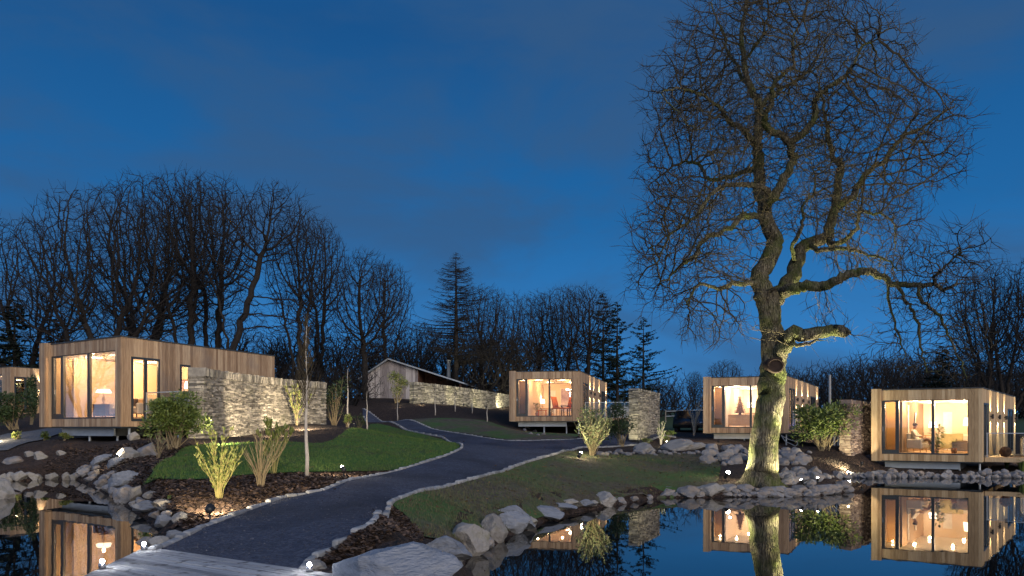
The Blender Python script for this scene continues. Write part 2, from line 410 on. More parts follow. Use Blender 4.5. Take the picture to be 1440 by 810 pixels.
def ground_at(px, py):
    """Where the sight line through a photo pixel meets the terrain (first hit)."""
    X = (px - 720) / F * _T; Z = CAMZ - (py - HZ) * _T / F
    hh = height(X, _T); k = np.nonzero(Z <= hh)[0]
    i = int(k[0]) if len(k) else len(_T) - 1
    return np.array([X[i], _T[i], hh[i]])
def gp(t):
    if len(t) == 3: p = pt(*t); p[2] = gz(p[0], p[1]); return p
    return ground_at(*t)

def axis(lo, a, b, hi, st, k):
    m = np.arange(a, b + st / 2, st); g = []; s = st; x = a
    while x > lo: s *= k; x -= s; g.append(x)
    e = []; s = st; x = m[-1]
    while x < hi: s *= k; x += s; e.append(x)
    return np.concatenate([g[::-1], m, e])
def grid_mesh(xs, ys, zf):
    XX, YY = np.meshgrid(xs, ys); Z = zf(XX.ravel(), YY.ravel())
    v = np.stack([XX.ravel(), YY.ravel(), Z], 1); nx = len(xs)
    i = (np.arange(len(ys) - 1)[:, None] * nx + np.arange(nx - 1)[None]).ravel()
    return v, np.stack([i, i + 1, i + nx + 1, i + nx], 1)
def npmesh(name, v, f, material, smooth=False):
    me = bpy.data.meshes.new(name); v = np.asarray(v, np.float32); f = np.asarray(f, np.int32); k = f.shape[1]
    me.vertices.add(len(v)); me.vertices.foreach_set('co', v.ravel())
    me.loops.add(f.size); me.loops.foreach_set('vertex_index', f.ravel())
    me.polygons.add(len(f)); me.polygons.foreach_set('loop_start', np.arange(0, f.size, k, dtype=np.int32))
    if smooth: me.polygons.foreach_set('use_smooth', np.ones(len(f), bool))
    me.materials.append(material); me.update(calc_edges=True); me.validate(); return me
v, f = grid_mesh(axis(-600, -34, 36, 600, .3, 1.12), axis(-500, 3, 62, 1500, .3, 1.12), height)
tag(link('ground', npmesh('ground', v, f, M['mulch'], True)), kind='structure')

def drape(name, poly, material, off, step=.5, kind='structure'):
    poly = np.array(poly)[:, :2]; n = len(poly); pts = []; 
    for i in range(n):
        a, b = poly[i], poly[(i + 1) % n]; m = max(1, int(np.linalg.norm(b - a) / step))
        for t in range(m): pts.append(a + (b - a) * t / m)
    nb = len(pts); P = np.array(pts)
    gx, gy = np.meshgrid(np.arange(P[:, 0].min(), P[:, 0].max(), step), np.arange(P[:, 1].min(), P[:, 1].max(), step))
    gx, gy = gx.ravel(), gy.ravel(); ok = inside(P, gx, gy) & (dist(P, gx, gy) > step * .4)
    allp = np.concatenate([P, np.stack([gx[ok], gy[ok]], 1)])
    r = delaunay_2d_cdt([Vector(p) for p in allp], [(i, (i + 1) % nb) for i in range(nb)], [], 1, 1e-4)
    vx = np.array([tuple(p) for p in r[0]]); z = height(vx[:, 0], vx[:, 1]) + off
    tri = [t for t in r[2]]
    cx = vx[np.array(tri)].mean(1); keep = inside(P, cx[:, 0], cx[:, 1])
    me = npmesh(name, np.column_stack([vx, z]), np.array(tri)[keep], material, True)
    return tag(link(name, me), kind=kind), P

# water: two still ponds
def water(P, z):
    c = P.mean(0); Q = c + (P - c) * 1.0
    nv = len(Q); d = dist(P, *[np.array([q]) for q in c])
    o = MB().add([(x, y, z) for x, y in grow_poly(P, .8)], [tuple(range(nv))]).build('pond_water', M['water'])
    return tag(o, kind='structure')
def grow_poly(P, d):
    n = len(P); out = []
    area = .5 * sum(P[i][0] * P[(i + 1) % n][1] - P[(i + 1) % n][0] * P[i][1] for i in range(n)); sg = 1 if area > 0 else -1
    for i in range(n):
        t = P[(i + 1) % n] - P[i - 1]; t = t / (np.linalg.norm(t) + 1e-9)
        out.append(P[i] + sg * d * np.array([t[1], -t[0]]))
    return np.array(out)
water(PR, 0.0); water(PL, ZL)

# path, lawns, fields
KL = [(212, 781), (228, 773), (262, 757), (304, 738), (338, 725), (391, 705), (431, 697), (467, 687), (520, 672), (560, 663), (600, 651), (632, 640), (649, 631), (646, 625), (628, 619.5, 42), (590, 612, 45), (550, 605, 51), (510, 599, 58)]
KT = [(510, 596.5, 60), (560, 600, 54), (600, 606, 49), (640, 613, 45), (700, 620, 42.5), (740, 623, 42), (800, 623, 43), (850, 620, 45.5), (900, 618, 47), (950, 613, 51)]
KR = [(950, 616.5, 47), (900, 622, 43), (850, 626.5, 39.5), (812, 631), (790, 636), (760, 645), (720, 658), (690, 668), (640, 682), (600, 691), (572, 699), (547, 714), (526, 737), (481, 767), (450, 785), (430, 799), (424, 812)]
kl = smooth_poly([gp(t) for t in KL], 4, False); kt = smooth_poly([gp(t) for t in KT], 4, False); kr = smooth_poly([gp(t) for t in KR], 4, False)
path_poly = np.concatenate([kl, kt, kr])
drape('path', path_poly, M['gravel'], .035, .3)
def kerb(line):
    mb = MB(); seg = 0
    pts = [Vector((p[0], p[1])) for p in line]; i = 0; pos = pts[0].copy(); 
    while i < len(pts) - 1:
        L = random.uniform(.22, .46); a = pos.copy(); need = L
        while i < len(pts) - 1 and (pts[i + 1] - pos).length < need: need -= (pts[i + 1] - pos).length; pos = pts[i + 1].copy(); i += 1
        if i >= len(pts) - 1: break
        pos = pos + (pts[i + 1] - pos).normalized() * need
        d = (pos - a); l = d.length
        if l < .1: continue
        d.normalize(); nrm = Vector((-d.y, d.x)); w = random.uniform(.04, .06); hh = random.uniform(.06, .09)
        c = (a + pos) / 2; z = gz(c.x, c.y)
        m = Matrix(((d.x, nrm.x, 0, c.x + random.uniform(-.012, .012)), (d.y, nrm.y, 0, c.y), (0, 0, 1, z), (0, 0, 0, 1)))
        b = MB().bbox((-l / 2 + .006, -w, -.06), (l / 2 - .006, w, hh), .018).xf(lambda v: m @ Vector(v)); mb.add(b.v, b.f)
    return tag(mb.build('kerb', M['kerb']), kind='structure')
kerb(kl); kerb(kt); kerb(kr)
L1 = [(203, 683), (213, 669), (247, 641), (268, 628), (330, 624), (400, 622), (455, 624), (488, 620, 33), (512, 611, 41), (522, 604, 49)] + [(560, 607.5, 48), (594, 613.5, 44), (630, 621, 40.5), (644, 626), (645, 631), (628, 640), (598, 650), (556, 662), (500, 664), (430, 665), (350, 669), (280, 676)]
lawn_poly = smooth_poly([gp(t) for t in L1], 3)
drape('lawn', lawn_poly, M['lawn'], .03)
L2 = [(548, 600.5, 52.5), (598, 605.5, 49.3), (640, 612, 45.5), (700, 619.5, 43), (740, 622.5, 42.4), (800, 622.5, 43.5), (812, 619, 46), (775, 613, 48.5), (735, 604, 50.5), (705, 596, 52), (680, 591, 53.5), (620, 592, 53), (575, 596, 53)]
lawn2 = smooth_poly([gp(t) for t in L2], 3)
drape('lawn', lawn2, M['turf'], .03)
L3 = [(553, 712), (576, 700), (603, 692), (642, 683.5), (692, 669.5), (722, 660), (762, 647), (792, 638), (820, 636), (870, 640), (940, 638), (990, 641), (1010, 650), (1012, 668), (1000, 684), (960, 690), (905, 696), (850, 708), (800, 718), (745, 736), (705, 752), (650, 766), (600, 758), (574, 730)]
turf_poly = smooth_poly([gp(t) for t in L3], 3)
drape('lawn', turf_poly, M['turf'], .03)
drape('field', [(8, 62), (34, 58), (60, 70), (120, 140), (120, 300), (-20, 300), (2, 110)], M['field'], .06, 4.0)
FP = [(0, 634, 31), (0, 619, 36.5), (40, 611, 38), (72, 606, 40), (110, 602, 42), (112, 604.5, 39), (76, 611, 36), (40, 622, 32.5)]
drape('path', smooth_poly([gp(t) for t in FP], 3), M['stonepath'], .05, .5)
# scattered bark chips, path stones and grass blades (nobody could count them)
def scatter(name, poly, n, fn, material, near=None):
    P = np.array(poly)[:, :2]; lo, hi = P.min(0), P.max(0); x = rng.uniform(lo[0], hi[0], n); y = rng.uniform(lo[1], hi[1], n)
    ok = inside(P, x, y)
    if near: ok &= rng.random(n) < np.clip(near / np.hypot(x, y), 0, 1) ** 1.5
    x, y = x[ok], y[ok]; z = height(x, y); mb = MB()
    for a, b, c in zip(x, y, z): fn(mb, a, b, c)
    return tag(mb.build(name, material), kind='stuff')
def chip(mb, x, y, z):
    l, w = random.uniform(.03, .09), random.uniform(.012, .03); a = random.uniform(0, 6.28); t = random.uniform(-.5, .5)
    d = Vector((math.cos(a), math.sin(a), t)).normalized(); s = Vector((-d.y, d.x, random.uniform(-.6, .6))).normalized(); c = Vector((x, y, z + random.uniform(.012, .04)))
    mb.add([c - d * l - s * w, c + d * l - s * w, c + d * l + s * w, c - d * l + s * w], [(0, 1, 2, 3)])
def pebble(mb, x, y, z):
    r = random.uniform(.006, .013) * random.choice((1, 1, 1.4)); c = Vector((x, y, z + .038)); a = random.uniform(0, 6)
    q = [c + Vector((math.cos(a + k * 1.57) * r, math.sin(a + k * 1.57) * r, 0)) for k in range(4)]
    mb.add(q + [c + Vector((random.uniform(-.3, .3) * r, random.uniform(-.3, .3) * r, r * .9))], [(0, 1, 4), (1, 2, 4), (2, 3, 4), (3, 0, 4)])
def blade(hh):
    def fn(mb, x, y, z):
        for _ in range(3):
            a = random.uniform(0, 6.28); h = hh * random.uniform(.6, 1.5); w = .007; b = Vector((x + random.uniform(-.05, .05), y + random.uniform(-.05, .05), z + .02)); t = Vector((random.uniform(-.5, .5), random.uniform(-.5, .5), 1)) * h; s = Vector((math.cos(a), math.sin(a), 0)) * w
            mb.add([b - s, b + s, b + t], [(0, 1, 2)])
    return fn
BED1 = [gp(t)[:2] for t in [(240, 745), (270, 752), (304, 735), (338, 722), (391, 702), (431, 694), (467, 684), (520, 669), (552, 664), (500, 666), (430, 667), (350, 671), (280, 678), (205, 686), (225, 712), (255, 722)]]
BED2 = [gp(t)[:2] for t in [(440, 796), (484, 768), (528, 739), (549, 717), (572, 732), (592, 752), (585, 770), (520, 775), (480, 795)]]
BED3 = [gp(t)[:2] for t in [(60, 655), (90, 628), (180, 625), (268, 628), (246, 642), (212, 670), (200, 690), (170, 680), (130, 665)]]
for P, n in ((BED1, 26000), (BED2, 14000), (BED3, 20000)): scatter('mulch', P, n, chip, M['chip'], 16)
scatter('gravel', path_poly, 60000, pebble, M['pebble'], 10)
scatter('grass', lawn_poly, 60000, blade(.05), M['bladeA'], 20)
def floater(mb, x, y, z):
    a = random.uniform(0, 6.28); l = random.uniform(.015, .035); d = np.array([math.cos(a), math.sin(a)]) * l; e = np.array([-d[1], d[0]]) * .6; zz = (0.0 if x > -3.5 and y < 40 and x > -1 else ZL) + .006
    mb.add([(x - d[0], y - d[1], zz), (x + e[0], y + e[1], zz), (x + d[0], y + d[1], zz), (x - e[0], y - e[1], zz)], [(0, 1, 2, 3)])
scatter('floating_leaves', [(q[0], q[1]) for q in PR[:30]] + [(q[0] + .5, q[1] - .9) for q in PR[29::-1]], 420, floater, M['leaflitter'])
scatter('floating_leaves', [(q[0], q[1]) for q in PL[:33]] + [(q[0] - .8, q[1] - .6) for q in PL[32::-1]], 260, floater, M['leaflitter'])
scatter('fallen_leaves', lawn_poly, 900, chip, M['leaflitter'])
scatter('fallen_leaves', turf_poly, 2600, chip, M['leaflitter'])
scatter('fallen_leaves', path_poly, 500, chip, M['leaflitter'])
scatter('grass', turf_poly, 70000, blade(.045), M['bladeB'], 16)
# ------------------------------------------------------------------ bare trees: branches grow towards points spread through the crown
def colonize(pos, par, att, step, kill, infl, trop=(0, 0, 0), jit=.25, iters=200, cap=30000, maxch=3):
    P = np.zeros((cap, 3)); n = len(pos); P[:n] = pos; par = list(par); nch = np.zeros(cap, int)
    for p in par:
        if p >= 0: nch[p] += 1
    last = np.full((cap, 3), 1e9)
    A = np.asarray(att, float); nd = np.full(len(A), 1e9); ni = np.zeros(len(A), int)
    def upd(a, b):
        nonlocal nd, ni
        for s in range(a, b, 120):
            e = min(b, s + 120)
            D = np.sqrt(((A[:, None] - P[None, s:e]) ** 2).sum(2)); k = D.argmin(1); dm = D[np.arange(len(A)), k]
            u = dm < nd; nd[u] = dm[u]; ni[u] = k[u] + s
    upd(0, n); trop = np.array(trop, float)
    for it in range(iters):
        keep = nd > kill; A, nd, ni = A[keep], nd[keep], ni[keep]
        m = nd < infl
        if not m.any() or n > cap - 2000: break
        acc = np.zeros((n, 3)); d = A[m] - P[ni[m]]; d /= np.linalg.norm(d, axis=1)[:, None]
        np.add.at(acc, ni[m], d); u = np.nonzero(np.abs(acc).sum(1) > 0)[0]
        u = u[nch[u] < maxch]
        if not len(u): break
        g = acc[u]; g /= np.linalg.norm(g, axis=1)[:, None] + 1e-9
        g = g + trop + jit * rng.normal(size=g.shape); g /= np.linalg.norm(g, axis=1)[:, None]
        q = P[u] + g * step; ok = np.linalg.norm(q - last[u], axis=1) > step * .35
        u, q = u[ok], q[ok]
        if not len(u): break
        k = len(u); P[n:n + k] = q; last[u] = q; nch[u] += 1; par.extend(u.tolist()); a = n; n += k; upd(a, n)
    return P[:n].copy(), par

def add_twigs(P, par, num, length, up=.25, leafonly=True, steps=2, spread=.8):
    n0 = len(P); nch = np.zeros(n0, int)
    for p in par:
        if p >= 0: nch[p] += 1
    P = list(P); par = list(par)
    for i in range(n0):
        if par[i] < 0 or nch[i] > (1 if leafonly else 2): continue
        d = P[i] - P[par[i]]; d = d / (np.linalg.norm(d) + 1e-9)
        for k in range(num if nch[i] == 0 else max(1, num - 1)):
            if nch[i] and random.random() < .35: continue
            c = i; dd = d + spread * rng.normal(size=3) * .6 + np.array([0, 0, up]); dd /= np.linalg.norm(dd)
            L = length * random.uniform(.5, 1.3)
            for s in range(steps):
                dd = dd + .16 * rng.normal(size=3); dd /= np.linalg.norm(dd)
                P.append(P[c] + dd * L / steps); par.append(c); c = len(P) - 1
    return np.array(P), par

def tree_mesh(P, par, r0, ex, fixed=None, split=.1, rmax=None):
    n = len(P); r = np.zeros(n); ch = [[] for _ in range(n)]
    for i, p in enumerate(par):
        if p >= 0: ch[p].append(i)
    for i in range(n - 1, -1, -1):
        s = sum(r[c] ** ex for c in ch[i]) if ch[i] else r0 ** ex
        r[i] = s ** (1 / ex)
        if fixed is not None and i < len(fixed) and fixed[i] > 0: r[i] = fixed[i]
    if rmax: r = np.minimum(r, rmax)
    T, C = MB(), MB(); stack = [(i, None) for i, p in enumerate(par) if p < 0]
    while stack:
        i, start = stack.pop(); path, rad = [], []
        if start is not None: path.append(P[start]); rad.append(min(r[start], r[i] * 1.25))
        while True:
            path.append(P[i]); rad.append(r[i])
            if not ch[i]: break
            o = sorted(ch[i], key=lambda c: -r[c])
            for c in o[1:]: stack.append((c, i))
            i = o[0]
        if len(path) < 2: continue
        if not ch[i]: rad[-1] = rad[-1] * .55
        big = max(rad[0], rad[min(1, len(rad) - 1)]); k = 14 if big > .3 else 9 if big > .15 else 6 if big > .05 else 4 if big > .022 else 3
        (T if big > split else C).tube(path, rad, k, cap=big > .05)
    return T, C, r

def ell(c, rad, n, shell=.35):
    d = rng.normal(size=(n, 3)); d /= np.linalg.norm(d, axis=1)[:, None]
    return np.array(c) + d * (shell + (1 - shell) * rng.random((n, 1)) ** .5) * np.array(rad)

def chain(P, par, start, pts, step=.6, wob=.12):
    """Append a wobbling polyline; returns index of its tip."""
    c = start; a = P[c]
    for b in pts:
        b = np.array(b, float); m = max(1, int(np.linalg.norm(b - a) / step))
        for t in range(1, m + 1):
            q = a + (b - a) * t / m + (wob * rng.normal(size=3) if t < m else 0)
            P.append(q); par.append(c); c = len(P) - 1
        a = b
    return c

def proto_tree(stems, crowns, step=.38, kill=.48, infl=6, trop=(0, 0, .25), jit=.13, r0=.0115, ex=2.3, tw=3, twl=.95, rmax=None, fixed_r=None):
    P = [np.zeros(3)]; par = [-1]
    for st in stems: chain(P, par, 0, st)
    att = np.concatenate([ell(c[0], c[1], int(c[2] * 1.4)) for c in crowns])
    att = att[att[:, 2] > 1.0]
    Q, par = colonize(P, par, att, step, kill, infl, trop, jit, cap=12000)
    Q, par = add_twigs(Q, par, tw, twl, .32, spread=.55)
    T, C, r = tree_mesh(Q, par, r0, ex, rmax=rmax, split=.07)
    return T.mesh('trunk', M['bark'], True), C.mesh('crown', M['twig'])

PROTO = {}
PROTO['spread'] = proto_tree([[(-.8, .2, 2.5), (-3, .5, 7)], [(.3, -.4, 3), (-1, -.8, 8)], [(.6, .3, 2.2), (1.6, .3, 8)], [(1, -.2, 1.8), (3.6, -.6, 7)]],
                             [((0, 0, 12.5), (7.6, 5.5, 7.3), 1300), ((-4.0, 0, 9.5), (4.5, 4, 4.5), 300), ((4.0, 0, 10), (4.5, 4, 5), 300)], rmax=.42)
PROTO['fan'] = proto_tree([[(-.6, 0, 4), (-1.8, .4, 9)], [(.5, .3, 4), (1.2, .2, 10)], [(.1, -.5, 5), (.1, -.8, 11)]],
                          [((0, 0, 14), (4.4, 4.2, 6.0), 1300), ((0, 0, 9), (3.2, 3, 4), 200)], trop=(0, 0, .35), rmax=.36)
PROTO['round'] = proto_tree([[(.2, .1, 5), (-.2, .2, 8)]], [((0, 0, 13), (5.6, 5, 6.9), 1500), ((.5, 0, 7.5), (4.5, 4, 2.5), 150)], trop=(0, 0, .15), rmax=.40)
PROTO['lean'] = proto_tree([[(.6, 0, 5), (2.4, .2, 11), (3.4, .1, 14)], [(.4, .2, 3), (-.6, .2, 9)]], [((4.4, 0, 16.2), (3.4, 3, 3.8), 650), ((-.4, 0, 14), (2.6, 3, 5), 400), ((4.5, 0, 8), (4, 2.5, 2.0), 160)], rmax=.36)
PROTO['bush'] = proto_tree([[(-1, 0, 1.5)], [(1, .5, 1.8)], [(0, -.6, 2)], [(2, 0, 1.2)], [(-2, .3, 1.2)]], [((0, 0, 3.2), (4.5, 3, 3.6), 700)], step=.34, kill=.5, jit=.4, r0=.012, tw=2, twl=.6, rmax=.14)

def conifer(H, spread, droop, z0, levels, needles, ragged=.25, width=.5):
    T, C = MB(), MB()
    T.tube([(0, 0, 0), (.03 * H * .1, 0, H * .5), (0, 0, H)], [H * .018, H * .012, .02], 8)
    for i in range(levels):
        t = i / (levels - 1); z = z0 + (H * .985 - z0) * t
        L0 = spread * (1 - t) ** .75 * (.75 + .25 * math.sin(t * 25)) + .3
        for k in range(random.randint(3, 5) if needles else random.randint(5, 7)):
            L = L0 * random.uniform(1 - ragged * 1.6, 1 + ragged); a = random.uniform(0, 6.283); d = Vector((math.cos(a), math.sin(a), 0))
            p, pts, rad = Vector((0, 0, z + random.uniform(-.2, .2))), [], []
            m = 5
            for s in range(m + 1):
                u = s / m; pts.append(p + d * L * u + Vector((0, 0, L * (.12 * u - droop * u * u + (.16 * u ** 4)))) + Vector((random.uniform(-.05, .05),) * 3)); rad.append((.035 if needles else .07) * L0 / spread * (1 - u) + .014)
            C.tube(pts, rad, 3, cap=False)
            side = Vector((-d.y, d.x, 0)); nt = int(L * (9 if needles else 10))
            for _ in range(nt):
                u = random.uniform(.15, 1); q = pts[0].lerp(pts[-1], u) + Vector((0, 0, L * (.12 * u - droop * u * u + .16 * u ** 4) - (pts[-1].z - pts[0].z) * u))
                dd = (side * random.choice((-1, 1)) * random.uniform(.5, 1) + d * random.uniform(.2, .9) + Vector((0, 0, random.uniform(-.45, .15)))).normalized()
                l = random.uniform(.35, .9) * (1.15 - .6 * u)
                if needles:
                    for b in range(3):
                        C.leaf(q + dd * l * b * .25, dd + Vector((random.uniform(-.3, .3), random.uniform(-.3, .3), random.uniform(-.5, .2))), Vector((random.uniform(-.6, .6), random.uniform(-.6, .6), 1)), l * .6, random.uniform(.10, .2) * width * 2)
                else:
                    w = .02; e = q + dd * l + Vector((0, 0, -.15 * l)); sp = Vector((0, 0, w)); C.add([q - sp, q + sp, e], [(0, 1, 2)])
                    e2 = e + (dd * .4 + Vector((0, 0, -.3))) * l * .6; C.add([e - sp, e + sp, e2], [(0, 1, 2)])
    return T, C
def cmesh(*a, **k):
    needles = a[5]; T, C = conifer(*a, **k); return T.mesh('trunk', M['bark'], True), C.mesh('crown', M['needle'] if needles else M['twig'])
PROTO['larch'] = cmesh(20, 7.5, .08, 5.5, 40, False, .3)
PROTO['cedar'] = cmesh(20, 8.0, .10, 3.5, 30, True, .35, width=.8)
PROTO['yew'] = cmesh(12, 4.8, .22, .6, 30, True, .25, width=.8)

def plant_tree(kind, name, px, top, Y, wide, label, group=None, rz=None, mirror=1):
    x = (px - 720) / F * Y; z = gz(x, Y) - .15; H = CAMZ - (top - HZ) * Y / F - z
    me = PROTO[kind]; base = max(v.co.z for v in me[1].vertices); s = H / base
    t = thing(name, label, 'tree', (x, Y, z), random.uniform(0, 6.28) if rz is None else rz, group)
    for n, m in zip(('trunk', 'crown'), me):
        o = link(n, m, t)
    t.scale = (s * wide * mirror, s * wide, s)
    return t
G = 'bare trees behind the timber cabins'
for a in [
    ('spread', 'bare_tree', 30, 296, 66, 1.0, 'bare tree at the far left above the partly visible cabin, lowest of the left grove', .4),
    ('spread', 'bare_tree', 140, 252, 60, 1.0, 'spreading bare tree with leaning stems above the cabin by the left pond', 0.1),
    ('spread', 'bare_tree', 205, 236, 68, .92, 'bare tree with forked stems behind the roof corner of the large left cabin', 2.6),
    ('fan', 'bare_tree', 262, 233, 64, .95, 'upright bare tree with close stems, left of the two narrow-crowned ones behind the timber wall', 1.0),
    ('fan', 'bare_tree', 300, 238, 70, 1.0, 'tall bare tree with a narrow crown just left of the leaning tree', 2.4),
    ('lean', 'bare_tree', 318, 248, 60, 1.0, 'tall bare tree whose main stem leans right above the long timber side wall', 0.0),
    ('fan', 'bare_tree', 420, 288, 66, .85, 'bare multi-stemmed tree right behind the lit curved stone wall', .3),
    ('fan', 'bare_tree', 448, 300, 74, .8, 'slender bare tree behind the right end of the lit curved stone wall', 1.9),
    ('round', 'bare_tree', 513, 344, 66, 1.0, 'tall bare tree with a round crown left of the barn roof', 1.2),
    ('fan', 'bare_tree', 545, 362, 76, .9, 'bare tree partly hidden by the taller round tree left of the barn', 4.0),
    ('round', 'bare_tree', 588, 448, 84, 1.1, 'small bare tree peeping above the barn roof ridge', .2),
    ('round', 'bare_tree', 678, 394, 78, .95, 'bare tree beside the larch, above the barn flue', 2.2),
    ('spread', 'bare_tree', 712, 404, 74, .8, 'broad bare tree above the left end of the cabin with orange chairs', 3.4),
    ('round', 'bare_tree', 756, 404, 86, 1.0, 'bare tree above the left window pane of the cabin with orange chairs', 4.5),
    ('spread', 'bare_tree', 790, 396, 82, .9, 'highest bare tree above the cabin with orange chairs', 5.2),
    ('fan', 'bare_tree', 822, 396, 78, 1.2, 'bare tree above the right roof corner of the cabin with orange chairs', .9),
    ('round', 'bare_tree', 978, 520, 110, .9, 'small bare tree standing in the field just left of the cabin behind the oak', 1.0),
    ('round', 'bare_tree', 1019, 503, 105, 1.3, 'small round bare tree above the roof of the cabin behind the oak', 2.0),
    ('fan', 'bare_tree', 1385, 372, 58, 1.0, 'bare tree with rising limbs above the roof of the cabin with the seated guest', 1.5),
    ('spread', 'bare_tree', 1418, 356, 64, .8, 'bare tree behind the deck at the right edge, tallest there', 3.0),
    ('fan', 'bare_tree', 1462, 366, 56, 1.0, 'bare tree cut off by the right edge above the hot tub', .5)]:
    plant_tree(a[0], a[1], a[2], a[3], a[4], a[5], a[6], G, a[7])
plant_tree('larch', 'larch_tree', 641, 355, 70, 1.05, 'leafless larch with level branches standing alone above the barn flue', None, .5)
for a in [('cedar', 'conifer', 848, 412, 84, .8, 'dark conifer just right of the bare trees over the cabin with orange chairs', 0.3),
          ('cedar', 'conifer', 868, 424, 76, .85, 'middle of three dark conifers over the free-standing stone wall', 1.9),
          ('cedar', 'conifer', 905, 446, 78, .9, 'shortest of three dark conifers over the free-standing stone wall', 3.3),
          ('yew', 'conifer', 1325, 486, 62, 1.0, 'dark pointed conifer behind the roof of the cabin with the seated guest', 0),
          ('yew', 'conifer', 20, 420, 62, 1.2, 'dark conifer at the far left behind the partly visible cabin', 1),
          ('yew', 'conifer', 75, 448, 72, 1.1, 'dark conifer behind the left post of the cabin by the left pond', 2),
          ('yew', 'conifer', 722, 476, 82, 1.3, 'dark ivy-green conifer between the barn flue and the cabin with orange chairs', 3)]:
    plant_tree(a[0], a[1], a[2], a[3], a[4], a[5], a[6], 'conifers among the bare trees', a[7])

# woods and undergrowth that read as one mass: many bush skeletons in one mesh
def mass(name, label, spots):
    vs, fs = [], []; k = 0
    src = []
    for me in PROTO['bush']:
        v = np.empty(len(me.vertices) * 3); me.vertices.foreach_get('co', v); v = v.reshape(-1, 3)
        fc = [tuple(p.vertices) for p in me.polygons]; src.append((v, fc))
    mb = MB()
    for px, top, Y, w in spots:
        x = (px - 720) / F * Y; z = gz(x, Y) - .2; H = CAMZ - (top - HZ) * Y / F - z; a = random.uniform(0, 6.28); s = H / 6.8
        c, d = math.cos(a), math.sin(a)
        for v, fc in src:
            q = np.column_stack([x + (v[:, 0] * c - v[:, 1] * d) * s * w, Y + (v[:, 0] * d + v[:, 1] * c) * s * w, z + v[:, 2] * s]); mb.add(q, fc)
    o = mb.build(name, M['twig']); return tag(o, label, 'woodland', kind='stuff')
mass('undergrowth', 'dark leafless undergrowth filling the gaps between the tree trunks', [(x, random.uniform(450, 492), random.uniform(72, 90), 1.3) for x in range(325, 740, 17)] + [(x, random.uniform(505, 535), random.uniform(60, 68), 1.5) for x in range(395, 515, 20)] + [(x, random.uniform(470, 505), random.uniform(66, 84), 1.2) for x in range(-10, 130, 30)] + [(x, random.uniform(515, 535), random.uniform(74, 86), 1.2) for x in range(730, 960, 28)])
mass('far_woodland', 'dark distant woodland along the skyline at right', [(x, 522 - 26 * math.exp(-((x - 1240) / 45) ** 2) - 8 * math.sin(x * .11) + random.uniform(-6, 6), random.uniform(105, 130), 1.3) for x in range(1100, 1480, 14)] + [(x, random.uniform(538, 556), random.uniform(100, 120), 1.6) for x in range(900, 1110, 22)] + [(x, random.uniform(490, 530), random.uniform(80, 95), 1.2) for x in range(1290, 1480, 20)])

# ------------------------------------------------------------------ the oak on the shore
OY = F * (CAMZ - .22) / (684 - HZ)
def ok(px, py, dy=0): return pt(px, py, OY + dy)
OS = F / OY                                   # px per metre at the oak
def limb(P, par, rad, start, pts, r, dy=(0, 0)):
    """pts in photo px along the limb, r in px at the ends, dy depth at the ends; the tree has real depth."""
    n = len(pts); c = start
    W = [P[start]] + [ok(p[0], p[1], dy[0] + (dy[1] - dy[0]) * (i + 1) / n) for i, p in enumerate(pts)]
    C = smooth_poly(np.array(W), 4, False)[1:]
    for i, q in enumerate(C):
        t = (i + 1) / len(C); P.append(q + (.03 * rng.normal(size=3) if 0 < i < len(C) - 1 else 0)); par.append(c); c = len(P) - 1
        rad.append((r[0] + (r[1] - r[0]) * t) / OS)
    return c
def nearest(P, px, py, lo=0):
    b, bi = 1e9, 0
    for i in range(lo, len(P)):
        q = P[i]; d = math.hypot(720 + F * q[0] / q[1] - px, HZ - F * (q[2] - CAMZ) / q[1] - py)
        if d < b: b, bi = d, i
    return bi
P = [ok(1069, 690)]; par = [-1]; rad = [27 / OS]
a = limb(P, par, rad, 0, [(1070, 676), (1073, 650), (1077, 610), (1082, 570), (1086, 535), (1087, 500), (1083, 460), (1080, 432), (1076, 412)], (26, 14))
for i, q in enumerate(P):      # trunk girth from the photograph
    y = HZ - F * (q[2] - CAMZ) / q[1]; rad[i] = np.interp(y, [412, 432, 460, 500, 545, 600, 650, 676, 690], [17, 15.5, 14.5, 16.5, 19, 19, 21, 25, 33]) / OS
b = limb(P, par, rad, a, [(1068, 390), (1084, 359), (1090, 340), (1081, 317), (1075, 292), (1068, 266), (1067, 228), (1065, 199), (1067, 172), (1068, 148), (1056, 127), (1046, 85), (1044, 44), (1050, 0)], (13.5, 2.4), (0, .6))
N = nearest
limb(P, par, rad, N(P, 1062, 400), [(1046, 399), (1030, 400), (1008, 407), (985, 400), (972, 414), (966, 427)], (4.2, 1.2), (-.4, -2.5))
limb(P, par, rad, N(P, 1076, 305), [(1055, 303), (1040, 306), (1027, 320), (992, 337), (982, 356), (966, 368), (944, 386), (925, 402)], (5, 1), (-.4, -2.8))
limb(P, par, rad, N(P, 1078, 290), [(1084, 276), (1072, 263), (1033, 260), (1012, 264), (998, 275), (976, 308), (953, 320), (937, 341), (925, 370)], (4.6, 1), (-.5, -2))
limb(P, par, rad, N(P, 1067, 236), [(1050, 240), (1020, 250), (998, 253), (989, 238), (975, 230), (958, 228), (934, 243), (912, 262)], (4.4, 1), (.6, 3))
c1 = limb(P, par, rad, N(P, 1079, 300), [(1088, 278), (1097, 262), (1108, 240), (1115, 225), (1111, 210), (1104, 197), (1094, 188), (1078, 178)], (6.5, 4.6), (-.6, -1.2))
limb(P, par, rad, c1, [(1074, 165), (1085, 148), (1084, 130), (1094, 112), (1106, 101), (1117, 88), (1115, 60), (1128, 30)], (4.4, 1.2), (-1.2, -2.4))
limb(P, par, rad, N(P, 1107, 204), [(1132, 185), (1147, 162), (1147, 140), (1158, 128), (1171, 119), (1190, 104), (1198, 95), (1213, 66), (1236, 52)], (5, 1.2), (-1.2, -2.5))
